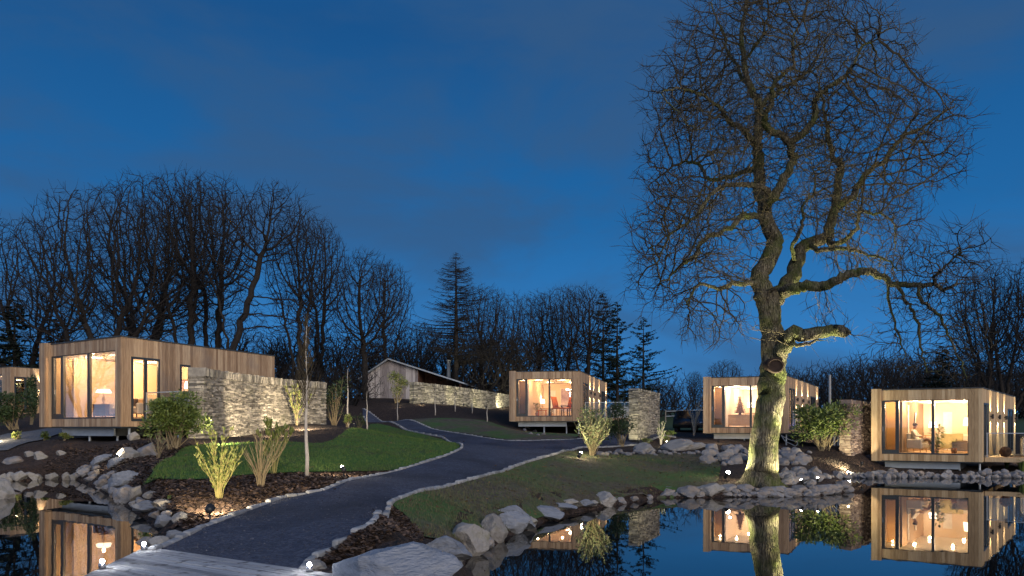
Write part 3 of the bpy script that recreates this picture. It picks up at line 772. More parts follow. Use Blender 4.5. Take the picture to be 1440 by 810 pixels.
limb(P, par, rad, N(P, 1066, 210), [(1053, 193), (1042, 180), (1026, 172), (1018, 160), (1008, 148), (995, 138), (981, 130), (958, 124), (930, 130)], (4.4, 1), (0, -2.2))
limb(P, par, rad, N(P, 1069, 155), [(1082, 136), (1096, 125), (1112, 118), (1126, 110), (1150, 84), (1165, 50)], (3.4, 1), (.6, 2.6))
limb(P, par, rad, N(P, 1060, 130), [(1040, 100), (1022, 66), (1012, 30), (1000, 4)], (3.2, 1), (.4, 2.4))
limb(P, par, rad, N(P, 1047, 90), [(1066, 60), (1078, 28), (1080, -10)], (2.6, 1), (.5, -1))
r1 = limb(P, par, rad, N(P, 1080, 430), [(1090, 420), (1100, 409), (1116, 385), (1123, 360), (1133, 343), (1160, 333), (1167, 317), (1174, 292), (1178, 260), (1182, 234), (1168, 215), (1164, 186), (1160, 152), (1152, 120)], (13, 1.6), (.1, 2.2))
limb(P, par, rad, N(P, 1098, 412), [(1112, 408), (1130, 404), (1152, 402), (1167, 399), (1183, 389), (1204, 385), (1225, 381), (1243, 391), (1266, 400), (1292, 401), (1314, 400), (1327, 408), (1345, 400)], (8.5, 1.8), (-.2, -3.2))
limb(P, par, rad, N(P, 1248, 394), [(1251, 429), (1263, 470), (1270, 490)], (2.2, .8), (-2, -2.3))
limb(P, par, rad, N(P, 1262, 399), [(1272, 420), (1284, 440), (1294, 478), (1300, 505), (1304, 524)], (2.8, .8), (-2.3, -2.8))
limb(P, par, rad, N(P, 1292, 401), [(1296, 420), (1308, 434), (1325, 448), (1334, 470), (1350, 505), (1356, 524)], (2.8, .8), (-2.7, -3.6))
limb(P, par, rad, N(P, 1314, 400), [(1318, 385), (1326, 378), (1340, 366), (1352, 352)], (2.2, .8), (-3, -3.6))
limb(P, par, rad, N(P, 1175, 290), [(1199, 274), (1210, 258), (1219, 243), (1241, 228), (1257, 206), (1275, 190), (1296, 180), (1320, 162), (1342, 148)], (5.6, 1.1), (1, 3))
limb(P, par, rad, N(P, 1160, 334), [(1172, 344), (1184, 340), (1206, 320), (1207, 298), (1225, 300), (1242, 302), (1262, 320)], (4.4, 1), (.4, -1.6))
limb(P, par, rad, N(P, 1140, 340), [(1150, 352), (1168, 350), (1193, 350), (1215, 356), (1247, 366), (1262, 380)], (4.2, .9), (.4, -2.0))
limb(P, par, rad, N(P, 1118, 372), [(1114, 350), (1123, 326), (1131, 308), (1129, 290), (1145, 272), (1146, 250), (1140, 225)], (3.4, .9), (.1, -1.6))
nn = len(P)
lowl = limb(P, par, rad, N(P, 1086, 505), [(1098, 494), (1107, 480), (1112, 470), (1133, 471), (1157, 468), (1178, 464), (1188, 468)], (11, 7), (-.2, -1.4))
limb(P, par, rad, lowl, [(1192, 471), (1196, 466)], (4, 1.0), (-1.4, -1.5))
limb(P, par, rad, N(P, 1108, 488, nn), [(1117, 485), (1133, 484), (1148, 478)], (4.2, 1.6), (-.6, -1.2))
E = []
def env(px, py, rx, ry, rd, n, dy=0, sh=.25):
    m_ = int(n * .8); E.append(ell(ok(px, py, dy), (rx / OS, rd, ry / OS), m_, sh))
    for c in ell(ok(px, py, dy), (rx / OS * .95, rd * .95, ry / OS * .95), max(2, n // 18), .62):
        E.append(ell(c, (random.uniform(.35, .75),) * 3, 28, 0))
env(1070, 110, 158, 128, 4.2, 2100); env(988, 225, 90, 110, 3.6, 900); env(945, 350, 58, 85, 2.6, 480, -2); env(1015, 330, 70, 70, 2.5, 260, -1)
env(1232, 215, 118, 100, 3.8, 1150, 1); env(1190, 120, 75, 80, 3.4, 420, -1); env(1215, 335, 62, 48, 2.4, 260, -1); env(1310, 385, 62, 48, 1.8, 330, -3)
env(1280, 465, 48, 52, 1.2, 150, -2.6); env(1342, 470, 30, 62, 1.0, 110, -3.2); env(1005, 440, 48, 44, 1.4, 130, -1.6); env(1130, 260, 60, 70, 2.2, 260, -.5); env(1170, 450, 36, 14, .6, 10, -1)
att = np.concatenate(E); att = att[np.linalg.norm(att - ok(1087, 480), axis=1) > 1.6]
fixed = np.array(rad)
Q, par2 = colonize(P, par, att, .17, .21, 3.2, (0, 0, .03), .20, iters=400, cap=60000)
Q, par2 = add_twigs(Q, par2, 3, .48, .06, steps=2, spread=.6)
base = ok(1069, 690); base[2] = .05
T, C, rr = tree_mesh(Q - base, par2, .0054, 2.5, fixed=fixed, split=.055)
for i in range(8):
    a = i * .785 + random.uniform(-.2, .2); d = Vector((math.cos(a), math.sin(a), 0)); o = Vector(P[0] - base); L_ = random.uniform(.8, 1.25)
    T.tube([o + d * .30 + Vector((0, 0, .55)), o + d * .52 + Vector((0, 0, .22)), o + d * (.55 + L_ * .3) + Vector((0, 0, .08)), o + d * (.5 + L_) + Vector((.1, 0, -.1))], [.22, .20, .13, .04], 8)
# knobbly bark on the thick wood
nv = []
for vx in T.v:
    p = Vector(vx); w = mnoise.noise(p * 3.1) * .016 + mnoise.noise(p * 9) * .014
    c = base; nv.append((p.x + w * (1 if mnoise.noise(p * 2 + Vector((9, 0, 0))) > 0 else -1), p.y + w, p.z))
T.v = nv
oak = thing('oak_tree', 'huge bare oak with mossy floodlit trunk standing on the pond shore', 'tree', base)
T.build('trunk', M['oakbark'], oak, True); C.build('crown', M['oaktwig'], oak)
s = Vector(ok(1091, 514, -.52) - base); kn = MB()
ring = lambda r, y: [(s.x + r * math.cos(t) * 1.0, s.y + y, s.z + r * .85 * math.sin(t)) for t in np.linspace(0, 6.283, 17)[:-1]]
kn.loft([ring(.34, .40), ring(.30, .05), ring(.27, .0), ring(.23, .0), ring(.21, .035), ring(.10, .045)]); kn.build('pruning_scar', M['heart'], oak, True)
# ------------------------------------------------------------------ timber cabins
def cut_boards(mb, a0, a1, z0, z1, fn, holes=(), w=(.10, .15), gap=.006):
    """Vertical boards from a0 to a1; holes = (a, b, za, zb); fn(a0, a1, z0, z1, mb) adds one board."""
    edges = sorted({a0, a1} | {e for hh in holes for e in hh[:2] if a0 < e < a1})
    for s, e in zip(edges, edges[1:]):
        mid = (s + e) / 2; hs = [hh for hh in holes if hh[0] <= mid <= hh[1]]; a = s
        while a < e - 1e-4:
            b = min(e, a + random.uniform(*w)); b = e if e - b < .06 else b
            zz = [(z0, z1)]
            for hh in hs: zz = [(z0, hh[2]), (hh[3], z1)]
            for p, q in zz:
                if q - p > .02: fn(mb, a, b - gap, p, q)
            a = b

class Cabin: pass
def cabin(label, px_c, Y, zb, H, phi, side, px_l, L, wood='wood', doors=(), wall_lights=(), room='plaster', partition='plaster', deck=None, room_d=5.6, part_u=1.0, energy=70, lc=(1.0, .71, .41), glass='glass', gw=.888):
    c = Cabin(); ph, sk = R(phi), R(side - phi)
    Px = (px_c - 720) / F * Y; k = (px_l - 720) / F
    W = (Px - k * Y) / (math.cos(ph) + k * math.sin(ph)); c.W, c.L, c.H = W, L, H
    root = thing('timber_cabin', label, 'cabin', (Px, Y, zb), -ph); c.root = root
    sx, cx = math.sin(sk), math.cos(sk)
    T = lambda v: (v[0] - W + v[1] * sx, v[1] * cx, v[2]); c.T = T
    mw = Matrix.Translation(root.location) @ Matrix.Rotation(-ph, 4, 'Z'); c.rz = -ph
    c.w = lambda u, v, z: mw @ Vector(T((u, v, z)))
    def v_at(px, u=None):
        u = W if u is None else u; best = None
        kk = (px - 720) / F
        p0 = mw @ Vector(T((u, 0, 0))); p1 = mw @ Vector(T((u, 1, 0))); d = p1 - p0
        return (kk * p0.y - p0.x) / (d.x - kk * d.y)
    c.v_at = v_at
    def B(mb, name, m, parent=root, smooth=False): return mb.xf(T).build(name, M[m], parent, smooth)
    k = W / 4.81; zt = H - .47; zs = .36
    pw, dr0, dr1, g0, g1 = .38 * k, .40 * k, 1.2 * k, 1.22 * k, gw * W; m0 = g0 + (g1 - g0) * .475; m1 = m0 + .12 * k
    holes = [(v_at(a), v_at(b), z0, z1) for a, b, z0, z1 in doors]
    # cladding
    cl = MB(); t = .03
    fr = lambda mb, a, b, p, q: mb.box((a, -t - random.uniform(0, .006), p), (b, 0, q))
    cut_boards(cl, pw, W, 0, H, fr, [(dr0 - .02, g1, zs - .06, zt)])
    po = lambda mb, a, b, p, q: mb.box((a, -.30 - random.uniform(0, .006), p), (b, -.27, q))
    cut_boards(cl, 0, pw, -.02, H + .06, po, w=(.11, .14))
    for u0, u1 in ((-.03, 0), (pw, pw + .028)):
        cut_boards(cl, -.27, .0, -.02, H + .06, lambda mb, a, b, p, q, u0=u0, u1=u1: mb.box((u0, a, p), (u1, b, q)))
    cl.box((.0, -.268, -.018), (pw - .002, -.04, H + .05))
    rs = lambda mb, a, b, p, q: mb.box((W, a, p), (W + t + random.uniform(0, .006), b, q))
    cut_boards(cl, -.03, L, 0, H, rs, holes)
    ls = lambda mb, a, b, p, q: mb.box((-t, a, p), (0, b, q))
    cut_boards(cl, 0, L, 0, H, ls, w=(.2, .3)); cut_boards(cl, 0, W, 0, H, lambda mb, a, b, p, q: mb.box((a, L, p), (b, L + t, q)), w=(.2, .3))
    B(cl, 'cladding', wood)
    # shell: plastered walls, floor, ceiling, roof
    wl = MB(); th = .16; i = .003
    def wallstrip(u0, u1):
        es = sorted({.16, L - i} | {e for hh in holes for e in hh[:2]})
        for a, b in zip(es, es[1:]):
            hs = [hh for hh in holes if hh[0] <= (a + b) / 2 <= hh[1]]
            for p, q in ([(.02, hs[0][2]), (hs[0][3], H - .1)] if hs else [(.02, H - .1)]): wl.box((u0, a, p), (u1, b, q))
    wallstrip(W - th, W - i); wl.box((i, .16, .02), (th, L - i, H - .1)); wl.box((th + i, L - th, .02), (W - th - i, L - 2 * i, H - .1))
    wl.box((g1, .002, .02), (W - i, .157, H - .1)); wl.box((i, .002, .02), (dr0 - .022, .157, H - .1))
    wl.box((dr0 - .02, .002, zt + .002), (g1 - .002, .157, H - .1)); wl.box((dr0 - .02, .002, .02), (g1 - .002, .157, zs - .075))
    B(wl, 'wall', room)
    B(MB().box((th + .3 , room_d, zs), (W - th - .004, room_d + .12, H - .5)), 'back_wall', room)
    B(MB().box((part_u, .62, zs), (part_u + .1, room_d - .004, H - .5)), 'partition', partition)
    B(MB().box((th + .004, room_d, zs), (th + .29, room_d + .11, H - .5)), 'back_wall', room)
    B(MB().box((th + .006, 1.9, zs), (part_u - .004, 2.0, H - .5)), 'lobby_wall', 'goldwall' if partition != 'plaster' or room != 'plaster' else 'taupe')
    B(MB().box((th + .004, .16, .19), (W - th - .004, room_d + 1, zs - .002)), 'floor', 'floorwood')
    B(MB().box((th + .004, .16, H - .498), (W - th - .004, L - th - .004, H - .3)), 'ceiling', 'ceil')
    B(MB().box((-.05, -.06, H + .003), (W + .06, L + .05, H + .05)).box((.05, .05, H - .098), (W - .05, L - .05, H + .002)), 'roof', 'roof')
    B(MB().box((.02, .02, -.06), (W - .02, L - .02, -.004)), 'underside', 'frame')
    B(MB().box((.45 * k, .42, -.36), (W * .80, .50, -.065)).box((.45 * k, .36, -.36), (W * .80, .418, -.335)).box((.45 * k, .36, -.09), (W * .80, .418, -.064)), 'steel_beam', 'steel')
    B(MB().box((W * .80 - .08, .503, -.36), (W * .80, L * .8, -.066)).box((.46 * k, .503, -.36), (.46 * k + .08, L * .8, -.066)), 'steel_joist', 'roof')
    for u, v in ((W * .47, .46), (W * .80 - .04, .6), (W - .12, .45)):
        wp = c.w(u, v, 0); g = gz(wp.x, wp.y) - zb
        q = T((u, v, 0)); MB().lathe([(.045, g - .4), (.045, -.364 if u < W * .85 else -.062)], (q[0], q[1], 0), 8).build('steel_post', M['steel'], root, True)
    # front glazing
    fm = MB(); fd0, fd1 = -.02, .10
    for a, b, p, q in ((dr0, dr1, zt - .07, zt - .003), (dr0, dr1, zs - .055, zs + .14), (dr0, dr0 + .15 * k, zs + .142, zt - .072), (dr1 - .16 * k, dr1, zs + .142, zt - .072),
                       (m0, m1, zs + .003, zt - .036), (dr1 + .003, g1 - .003, zs - .055, zs), (dr1 + .003, g1 - .003, zt - .033, zt - .003), (g1 - .03, g1 - .004, zs + .003, zt - .036)):
        fm.box((a, fd0, p), (b, fd1, q))
    f = B(fm, 'window_frame', 'frame')
    for a, b, p, q in ((dr0 + .15 * k, dr1 - .16 * k, zs + .14, zt - .07), (g0 - .018 * k, m0, zs, zt - .034), (m1, g1 - .03, zs, zt - .034)):
        B(MB().box((a + .002, .03, p + .002), (b - .002, .05, q - .002)), 'pane', glass, f)
    B(MB().box((dr0 + .045 * k, -.05, 1.35), (dr0 + .08 * k, -.022, 1.58)), 'door_handle', 'chrome', f)
    for hh in holes:
        a, b, p, q = hh; fm = MB(); w = .09; x0, x1 = W - .05, W + .05
        for e in ((a, a + w, p, q), (b - w, b, p, q), (a + w, b - w, q - w, q), (a + w, b - w, p, p + w)): fm.box((x0, e[0] + .003, e[2] + .003), (x1, e[1] - .003, e[3] - .003))
        mid = None
        if b - a > 1.2: mid = (a + b) / 2; fm.box((x0, mid - .06, p + w), (x1, mid + .06, q - w))
        f2 = B(fm, 'side_window' if q - p < 2 else 'patio_door', 'frame')
        for s, e in (((a + w, mid - .06), (mid + .06, b - w)) if mid else ((a + w, b - w),)):
            B(MB().box((W - .01, s + .002, p + w + .002), (W + .01, e - .002, q - w - .002)), 'pane', 'glass', f2)
    # downlights
    for u, v in ((1.7 * k, 1.0), (3.4 * k, 1.2), (1.9 * k, 3.6), (3.5 * k, 3.8)):
        q = T((u, v, H - .502)); MB().lathe([(.055, -.004), (.07, 0)], q, 12).build('downlight', M['bulb'], root)
        lamp('downlight_lamp', 'POINT', energy, lc, root, (q[0], q[1], q[2] - .12), size=.05)
    q = T((.66 * k, 1.1, H - .502)); MB().lathe([(.05, -.004), (.06, 0)], q, 12).build('downlight', M['bulb'], root); lamp('downlight_lamp', 'POINT', energy * .3, (1, .66, .3), root, (q[0], q[1], q[2] - .2), size=.04)
    for px, z in wall_lights:
        v = v_at(px); q = T((W + .13, v, z))
        wl2 = MB().box((q[0] - .10, q[1] - .05, q[2] - .03), (q[0] - .04, q[1] + .05, q[2] + .03)); wl2.lathe([(.055, -.11), (.055, .11)], q, 12)
        o = wl2.build('wall_light', M['black'], root)
        for sg in (1, -1): lamp('wall_light_lamp', 'SPOT', 260, (1, .80, .50), root, (q[0], q[1], q[2] + .125 * sg), (-.13, 0, sg), .02, 66, .6)
    if deck:
        u1, v0, v1 = deck; d = MB(); v = v0
        while v < v1: d.box((W + .07, v, .16), (W + u1, v + .135, .20)); v += .142
        d.box((W + .07, v0 - .03, .0), (W + u1, v0 - .003, .199)); d.box((W + u1 + .003, v0, .0), (W + u1 + .03, v1, .199))
        B(d, 'side_deck', 'wood_gold' if wood == 'wood_gold' else 'wood')
        rl = MB().box((W + .12, v0 + .04, 1.26), (W + u1 - .003, v0 + .08, 1.30)).box((W + u1 - .06, v0 + .09, 1.26), (W + u1 - .02, v1, 1.30))
        for t_ in np.linspace(.15, u1 - .05, max(2, int(u1 / 1.3) + 1)): rl.box((W + t_ - .02, v0 + .045, .201), (W + t_ + .02, v0 + .075, 1.258))
        rail = B(rl, 'balustrade', 'steel')
        B(MB().box((W + .2, v0 + .053, .26), (W + u1 - .1, v0 + .065, 1.24)), 'glass_panel', 'railglass', rail)
        for t_ in np.arange(v0 + .2, v1, 2.2):
            wp = c.w(W + u1 - .2, t_, 0); g = gz(wp.x, wp.y) - zb; q = T((W + u1 - .2, t_, 0))
            MB().box((q[0] - .05, q[1] - .05, g - .3), (q[0] + .05, q[1] + .05, .155)).build('deck_post', M['steel'], root)
    return c

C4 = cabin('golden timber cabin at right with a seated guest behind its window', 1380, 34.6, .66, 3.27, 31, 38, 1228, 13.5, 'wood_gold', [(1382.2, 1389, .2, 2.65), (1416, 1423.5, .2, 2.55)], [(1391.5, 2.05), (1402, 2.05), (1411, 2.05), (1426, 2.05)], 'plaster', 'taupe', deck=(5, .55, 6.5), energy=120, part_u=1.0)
C3 = cabin('timber cabin partly hidden behind the oak trunk', 1107, 45.5, 1.87, 3.3, 22, 28, 991, 14.4, 'wood', [(1109, 1117, .2, 2.65), (1139, 1146, .2, 2.5)], [(1119, 2.05), (1127, 2.05), (1135, 2.05), (1148, 2.05)], 'plaster', 'plaster', deck=(2.6, 1.2, 6), energy=100, lc=(1, .74, .50))
C2 = cabin('timber cabin with orange chairs and a chandelier behind its window', 815, 51.9, 2.62, 3.3, 10, 14, 718, 14.4, 'wood', [(819.5, 826, .2, 2.65), (845, 850.5, .2, 2.5)], [(829, 2.05), (834.5, 2.05), (842, 2.05), (851.5, 2.05)], 'plaster', 'plaster', deck=(4.2, 1.5, 8), energy=46, lc=(1, .56, .23))
C1 = cabin('large timber cabin overhanging the left pond on steel posts', 170, 28.8, 2.23, 3.3, 34, 22, 65, 8.6, 'wood', [(184, 224, .2, 2.62), (252.5, 267, 1.35, 2.5)], [], 'plaster', 'plaster', deck=(2.3, 1.0, 5), energy=120, lc=(1, .64, .33), glass='coated', gw=.94)
C0 = cabin('partly visible timber cabin at the left edge beside the larger one', 15, 54, 3.07, 3.3, 34, 26, -80, 9, 'wood', [(20, 51, .2, 2.65)], [(56.5, 2.1)], 'plaster', 'plaster', energy=45, lc=(1, .66, .36))

# ------------------------------------------------------------------ barn
def barn():
    Y = 70.0; s = F / Y; x0, zb = (514 - 720) / s, CAMZ - (561 - HZ) / s
    W, Wr = 75 / s, 142 / s; D = 9
    t = thing('barn', 'grey weathered timber barn with a low pale roof and steel flue', 'barn', (x0, Y, zb), R(-6))
    he, hp, xp = (561 - 527) / s, (561 - 505) / s, 34 / s
    top = lambda x: he + (hp - he) * x / xp if x < xp else hp - (hp - .98 * he * .63) * (x - xp) / (Wr - xp)
    mb = MB(); a = 0.0
    while a < W:
        b = min(W, a + random.uniform(.14, .24)); p, q = a, b - .008; e = random.uniform(0, .012)
        vs = [(p, -e, 0), (q, -e, 0), (q, .03, 0), (p, .03, 0)]; vt = [(p, -e, top(p) - .1), (q, -e, top(q) - .1), (q, .03, top(q) - .1), (p, .03, top(p) - .1)]
        mb.loft([vs, vt]); a = b
    y = .035
    while y < D: mb.box((-.03, y, 0), (0, y + .2, he - .12)); y += .21
    mb.box((0, D, 0), (W, D + .05, he - .12)); mb.build('wall', M['barnwood'], t)
    rw = MB(); y = 0.035
    while y < D: rw.box((W + .002, y, 0), (W + .035, y + .2, top(W) - .14)); y += .21
    x = W + .04
    while x < Wr - .3: rw.box((x, 2.6, 0), (x + .2, 2.64, top(x + .2) - .14)); x += .21
    rw.build('recessed_wall', M['redwood'], t)
    rf = MB(); ov = .45
    for xa, xb in ((-.55, xp), (xp, Wr)):
        za, zb2 = top(xa) , top(xb)
        rf.loft([[(xa, -ov, za - .09), (xb, -ov, zb2 - .09), (xb, -ov, zb2 + .03), (xa, -ov, za + .03)], [(xa, D + .3, za - .09), (xb, D + .3, zb2 - .09), (xb, D + .3, zb2 + .03), (xa, D + .3, za + .03)]])
    r = rf.build('roof', M['tin'], t)
    xf = (628 - 514) / s; MB().lathe([(.17, top(xf) - .2), (.17, top(xf) + 1.5), (.21, top(xf) + 1.51), (.21, top(xf) + 1.7)], (xf, 1.6, 0), 12).build('flue', M['steel'], r, True)
    MB().box((-.02, .02, -.5), (W + .02, D, -.003)).build('plinth', M['stone'], t)
    MB().box((Wr - .5, -.1, 0), (Wr - .36, .04, top(Wr - .5) - .1)).build('porch_post', M['redwood'], t)
barn()

# ------------------------------------------------------------------ dry stone walls
def stone_wall(label, ends, material='stone', thick=.5, bow=0.0, course=(.035, .085), slen=(.10, .38), cop=(.05, .10), ch=.3):
    (pa, Ya, ta, ba), (pb, Yb, tb, bb) = ends
    A, Bq = pt(pa, ba, Ya), pt(pb, bb, Yb); hA, hB = (ba - ta) * Ya / F - ch, (bb - tb) * Yb / F - ch
    d = (Bq - A)[:2]; L = float(np.hypot(*d)); d = d / L; n = np.array([d[1], -d[0]])
    t = thing('stone_wall', label, 'stone wall', A)
    def P(s): return (A[:2] + d * s + n * bow * 4 * (s / L) * (1 - s / L)) - A[:2]
    def zb(s): return (Bq[2] - A[2]) * s / L
    mb, cm, core = MB(), MB(), MB()
    def stone(m, s0, s1, z0, z1, th, tilt=0):
        c_ = random.uniform(-.12, .12)
        if tilt: half(m, s0, s1, z0, z1, th, -th, tilt); return
        half(m, s0, s1, z0, z1, th, c_ + .004, 0); half(m, s0, s1, z0, z1 - random.uniform(0, .006), c_ - .004, -th, 0)
    def half(m, s0, s1, z0, z1, ta_, tb_, tilt=0):
        p, q = P(s0), P(s1); e = (q - p); e = e / (np.linalg.norm(e) + 1e-9); nn = np.array([e[1], -e[0]]); j = lambda a: random.uniform(-a, a)
        vs = []
        for zz, k in ((z0, 0), (z1, 1)):
            for u, w in ((p, ta_), (q, ta_), (q, tb_), (p, tb_)):
                o = nn * (w + (1 if w > 0 else -1) * random.uniform(0, .05) * (abs(w) > .14)) + e * (j(.012) + tilt * k); vs.append((u[0] + o[0], u[1] + o[1], zz + j(.008)))
        m.add(vs, [(3, 2, 1, 0), (4, 5, 6, 7), (0, 1, 5, 4), (1, 2, 6, 5), (2, 3, 7, 6), (3, 0, 4, 7)])
    z = -.3; hm = max(hA, hB)
    while z < hm - .01:
        c = random.uniform(*course); s = -random.uniform(0, .05)
        while s < L:
            l = random.uniform(*slen); e = min(L + random.uniform(0, .04), s + l); m = (s + min(e, L)) / 2; frac = m / L
            hh = hA + (hB - hA) * frac; k0, k1 = z, min(z + c, hh)
            if k1 - k0 > .02:
                b = zb(m); stone(mb, max(s, 0) + .006, e - .006, b + k0 + .004, b + k1 - .004, thick / 2)
            s = e + 1e-4
        z += c
    s = 0
    while s < L:
        w = random.uniform(*cop); hh = hA + (hB - hA) * s / L; stone(cm, s, min(s + w, L), zb(s) + hh + .005, zb(s) + hh + ch * random.uniform(.88, 1.04), thick / 2 + .03, random.uniform(-.03, .06)); s += w + .008
    ns = 10; R0 = []
    for i in range(ns + 1):
        s = .05 + (L - .1) * i / ns; p = P(s); b = zb(s); hh = hA + (hB - hA) * s / L; o = n * (thick / 2 - .05)
        R0.append([(p[0] + o[0], p[1] + o[1], b - .3), (p[0] + o[0], p[1] + o[1], b + hh), (p[0] - o[0], p[1] - o[1], b + hh), (p[0] - o[0], p[1] - o[1], b - .3)])
    core.loft(R0); core.build('core', M['core'], t)
    mb.build('stonework', M[material], t); cm.build('coping', M[material], t)
    return t
stone_wall('tall lit dry stone wall with upright coping beside the left lawn', [(276, 27.8, 517, 617), (452, 36.7, 538, 599)], bow=-.5)
stone_wall('long low dry stone wall lit in pools in front of the barn', [(579, 62, 537, 568), (716, 74, 556, 577)], bow=.6, course=(.06, .12), slen=(.15, .45), cop=(.08, .14), ch=.22)
stone_wall('short free-standing stone wall by the cabin with orange chairs', [(890, 43.5, 546, 611), (922, 46.5, 553, 607)], thick=.45, ch=.12)
stone_wall('reddish dry stone wall left of the cabin with the seated guest', [(1188, 36.2, 562, 632), (1219, 38.4, 566, 631)], 'redstone', thick=.45, ch=.2)

# ------------------------------------------------------------------ furniture and people inside
def at(c, u, v, z=.36): return c.w(u, v, z)
def armchair(c, u, v, face, label, fab, legm, w=.7, d=.72, hb=.95):
    t = thing('armchair', label, 'armchair', at(c, u, v), c.rz + R(face))
    MB().bbox((-w / 2 + .1, -d / 2, .2), (w / 2 - .1, d / 2 - .1, .44), .04).build('seat', M[fab], t)
    MB().bbox((-w / 2 + .06, d / 2 - .16, .2), (w / 2 - .06, d / 2, hb), .05).build('backrest', M[fab], t)
    for sx in (-1, 1):
        a, b = sorted((sx * w / 2, sx * (w / 2 - .1))); MB().bbox((a, -d / 2, .18), (b, d / 2 - .05, .62), .035).build('arm', M[fab], t)
        for sy in (-1, 1): MB().lathe([(.018, 0), (.026, .2)], (sx * (w / 2 - .07), sy * (d / 2 - .08), 0), 8).build('leg', M[legm], t)
    return t
def table_lamp(c, u, v, z, label, hs=.28, rs=.2, hb=.36, energy=9, colr=(1, .74, .42)):
    t = thing('table_lamp', label, 'lamp', at(c, u, v, z), c.rz)
    MB().lathe([(.09, 0), (.09, .02), (.03, .06), (.07, hb * .45), (.03, hb * .8), (.012, hb), (.012, hb + .05)], n=14).build('base', M['oakfurn'], t, True)
    MB().lathe([(rs, hb + .02), (rs * .75, hb + .02 + hs)], n=18, cap=False).build('shade', M['shade_w'], t, True)
    lamp('bulb', 'POINT', energy, colr, t, (0, 0, hb + hs + .12), size=.06); return t
def floor_lamp(c, u, v, label, H=1.62):
    t = thing('floor_lamp', label, 'lamp', at(c, u, v), c.rz)
    MB().lathe([(.16, 0), (.16, .025), (.02, .04), (.016, H - .3)], n=14).build('stand', M['oakfurn'], t, True)
    MB().lathe([(.30, H - .36), (.25, H)], n=20, cap=False).build('shade', M['shade'], t, True)
    lamp('bulb', 'POINT', 8, (1, .76, .44), t, (0, 0, H + .08), size=.06); return t
def table(c, u, v, label, w=.9, d=.4, h=.75, m='oakfurn', name='side_table', cat='table', drawer=False):
    t = thing(name, label, cat, at(c, u, v), c.rz)
    MB().bbox((-w / 2, -d / 2, h - .05), (w / 2, d / 2, h), .008).build('top', M[m], t)
    if drawer:
        MB().bbox((-w / 2 + .02, -d / 2 + .01, .08), (w / 2 - .02, d / 2 - .01, h - .052), .008).build('cabinet', M[m], t)
        for z in (.2, .42): MB().bbox((-w / 2 + .05, -d / 2 - .006, z - .08), (w / 2 - .05, -d / 2 + .008, z + .1), .004).build('drawer_front', M[m], t)
    for sx in (-1, 1):
        for sy in (-1, 1): MB().box((sx * (w / 2 - .05) - .02, sy * (d / 2 - .05) - .02, 0), (sx * (w / 2 - .05) + .02, sy * (d / 2 - .05) + .02, h - .052 if not drawer else .078)).build('leg', M[m], t)
    return t
def houseplant(c, u, v, label, h=.7, n=26, pot=.13, m='leafA', z=.36, tall=False):
    t = thing('potted_plant', label, 'plant', at(c, u, v, z), 0)
    MB().lathe([(pot * .7, 0), (pot, pot * 1.6), (pot * .9, pot * 1.6), (pot * .85, pot * 1.4)], n=14).build('pot', M['terracotta'], t, True)
    mb, st = MB(), MB()
    for i in range(n):
        a = random.uniform(0, 6.28); k = random.uniform(.3, 1); top = Vector((math.cos(a) * h * .35 * k, math.sin(a) * h * .35 * k, pot * 1.5 + h * random.uniform(.4, 1)))
        if tall: top = Vector((math.cos(a) * .16, math.sin(a) * .16, pot * 1.5 + h * random.random()))
        st.tube([(0, 0, pot * 1.3), (top.x * .5, top.y * .5, top.z * .6), top], [.006, .005, .003], 3)
        for _ in range(3): mb.leaf(top - Vector((0, 0, random.uniform(0, .15))), (math.cos(a) + random.uniform(-.7, .7), math.sin(a) + random.uniform(-.7, .7), random.uniform(-.4, .5)), (0, 0, 1), h * .26, h * .10)
    mb.build('leaves', M[m], t); st.build('stem', M['ystem'], t); return t
def wall_panel(c, u, v, z, w, h, label, m, name, cat, side=False, oval=False, framem='oakfurn'):
    """Picture, mirror or shutter fixed to a wall; side=True hangs on the partition (faces +u)."""
    t = thing(name, label, cat, at(c, u, v, z), c.rz + (R(90) if side else 0))
    if oval:
        def ringm(k, y): return [(w / 2 * k * math.cos(a), y, h / 2 * k * math.sin(a)) for a in np.linspace(0, 2 * math.pi, 33)[:-1]]
        MB().loft([ringm(1, 0), ringm(1, -.03), ringm(.9, -.03), ringm(.86, -.012)], cap=False).build('frame', M[framem], t, True); MB().loft([ringm(.88, -.004), ringm(.88, -.014)]).build('mirror_glass', M[m], t)
    else:
        f = .03; fr = MB()
        for a, b in (((-w / 2, 0), (-w / 2 + f, 0)), ((w / 2 - f, 0), (w / 2, 0))): fr.box((a[0], -.03, -h / 2), (b[0], 0, h / 2))
        fr.box((-w / 2 + f, -.03, -h / 2), (w / 2 - f, 0, -h / 2 + f)); fr.box((-w / 2 + f, -.03, h / 2 - f), (w / 2 - f, 0, h / 2)); fr.build('frame', M[framem], t)
        if name == 'window_shutter':
            mb = MB(); z0 = -h / 2 + .05
            while z0 < h / 2 - .06: mb.box((-w / 2 + f, -.028, z0), (w / 2 - f, -.006, z0 + .035)); z0 += .06
            mb.build('louvres', M[m], t)
        else: MB().box((-w / 2 + f, -.015, -h / 2 + f), (w / 2 - f, -.003, h / 2 - f)).build('canvas', M[m], t)
    return t

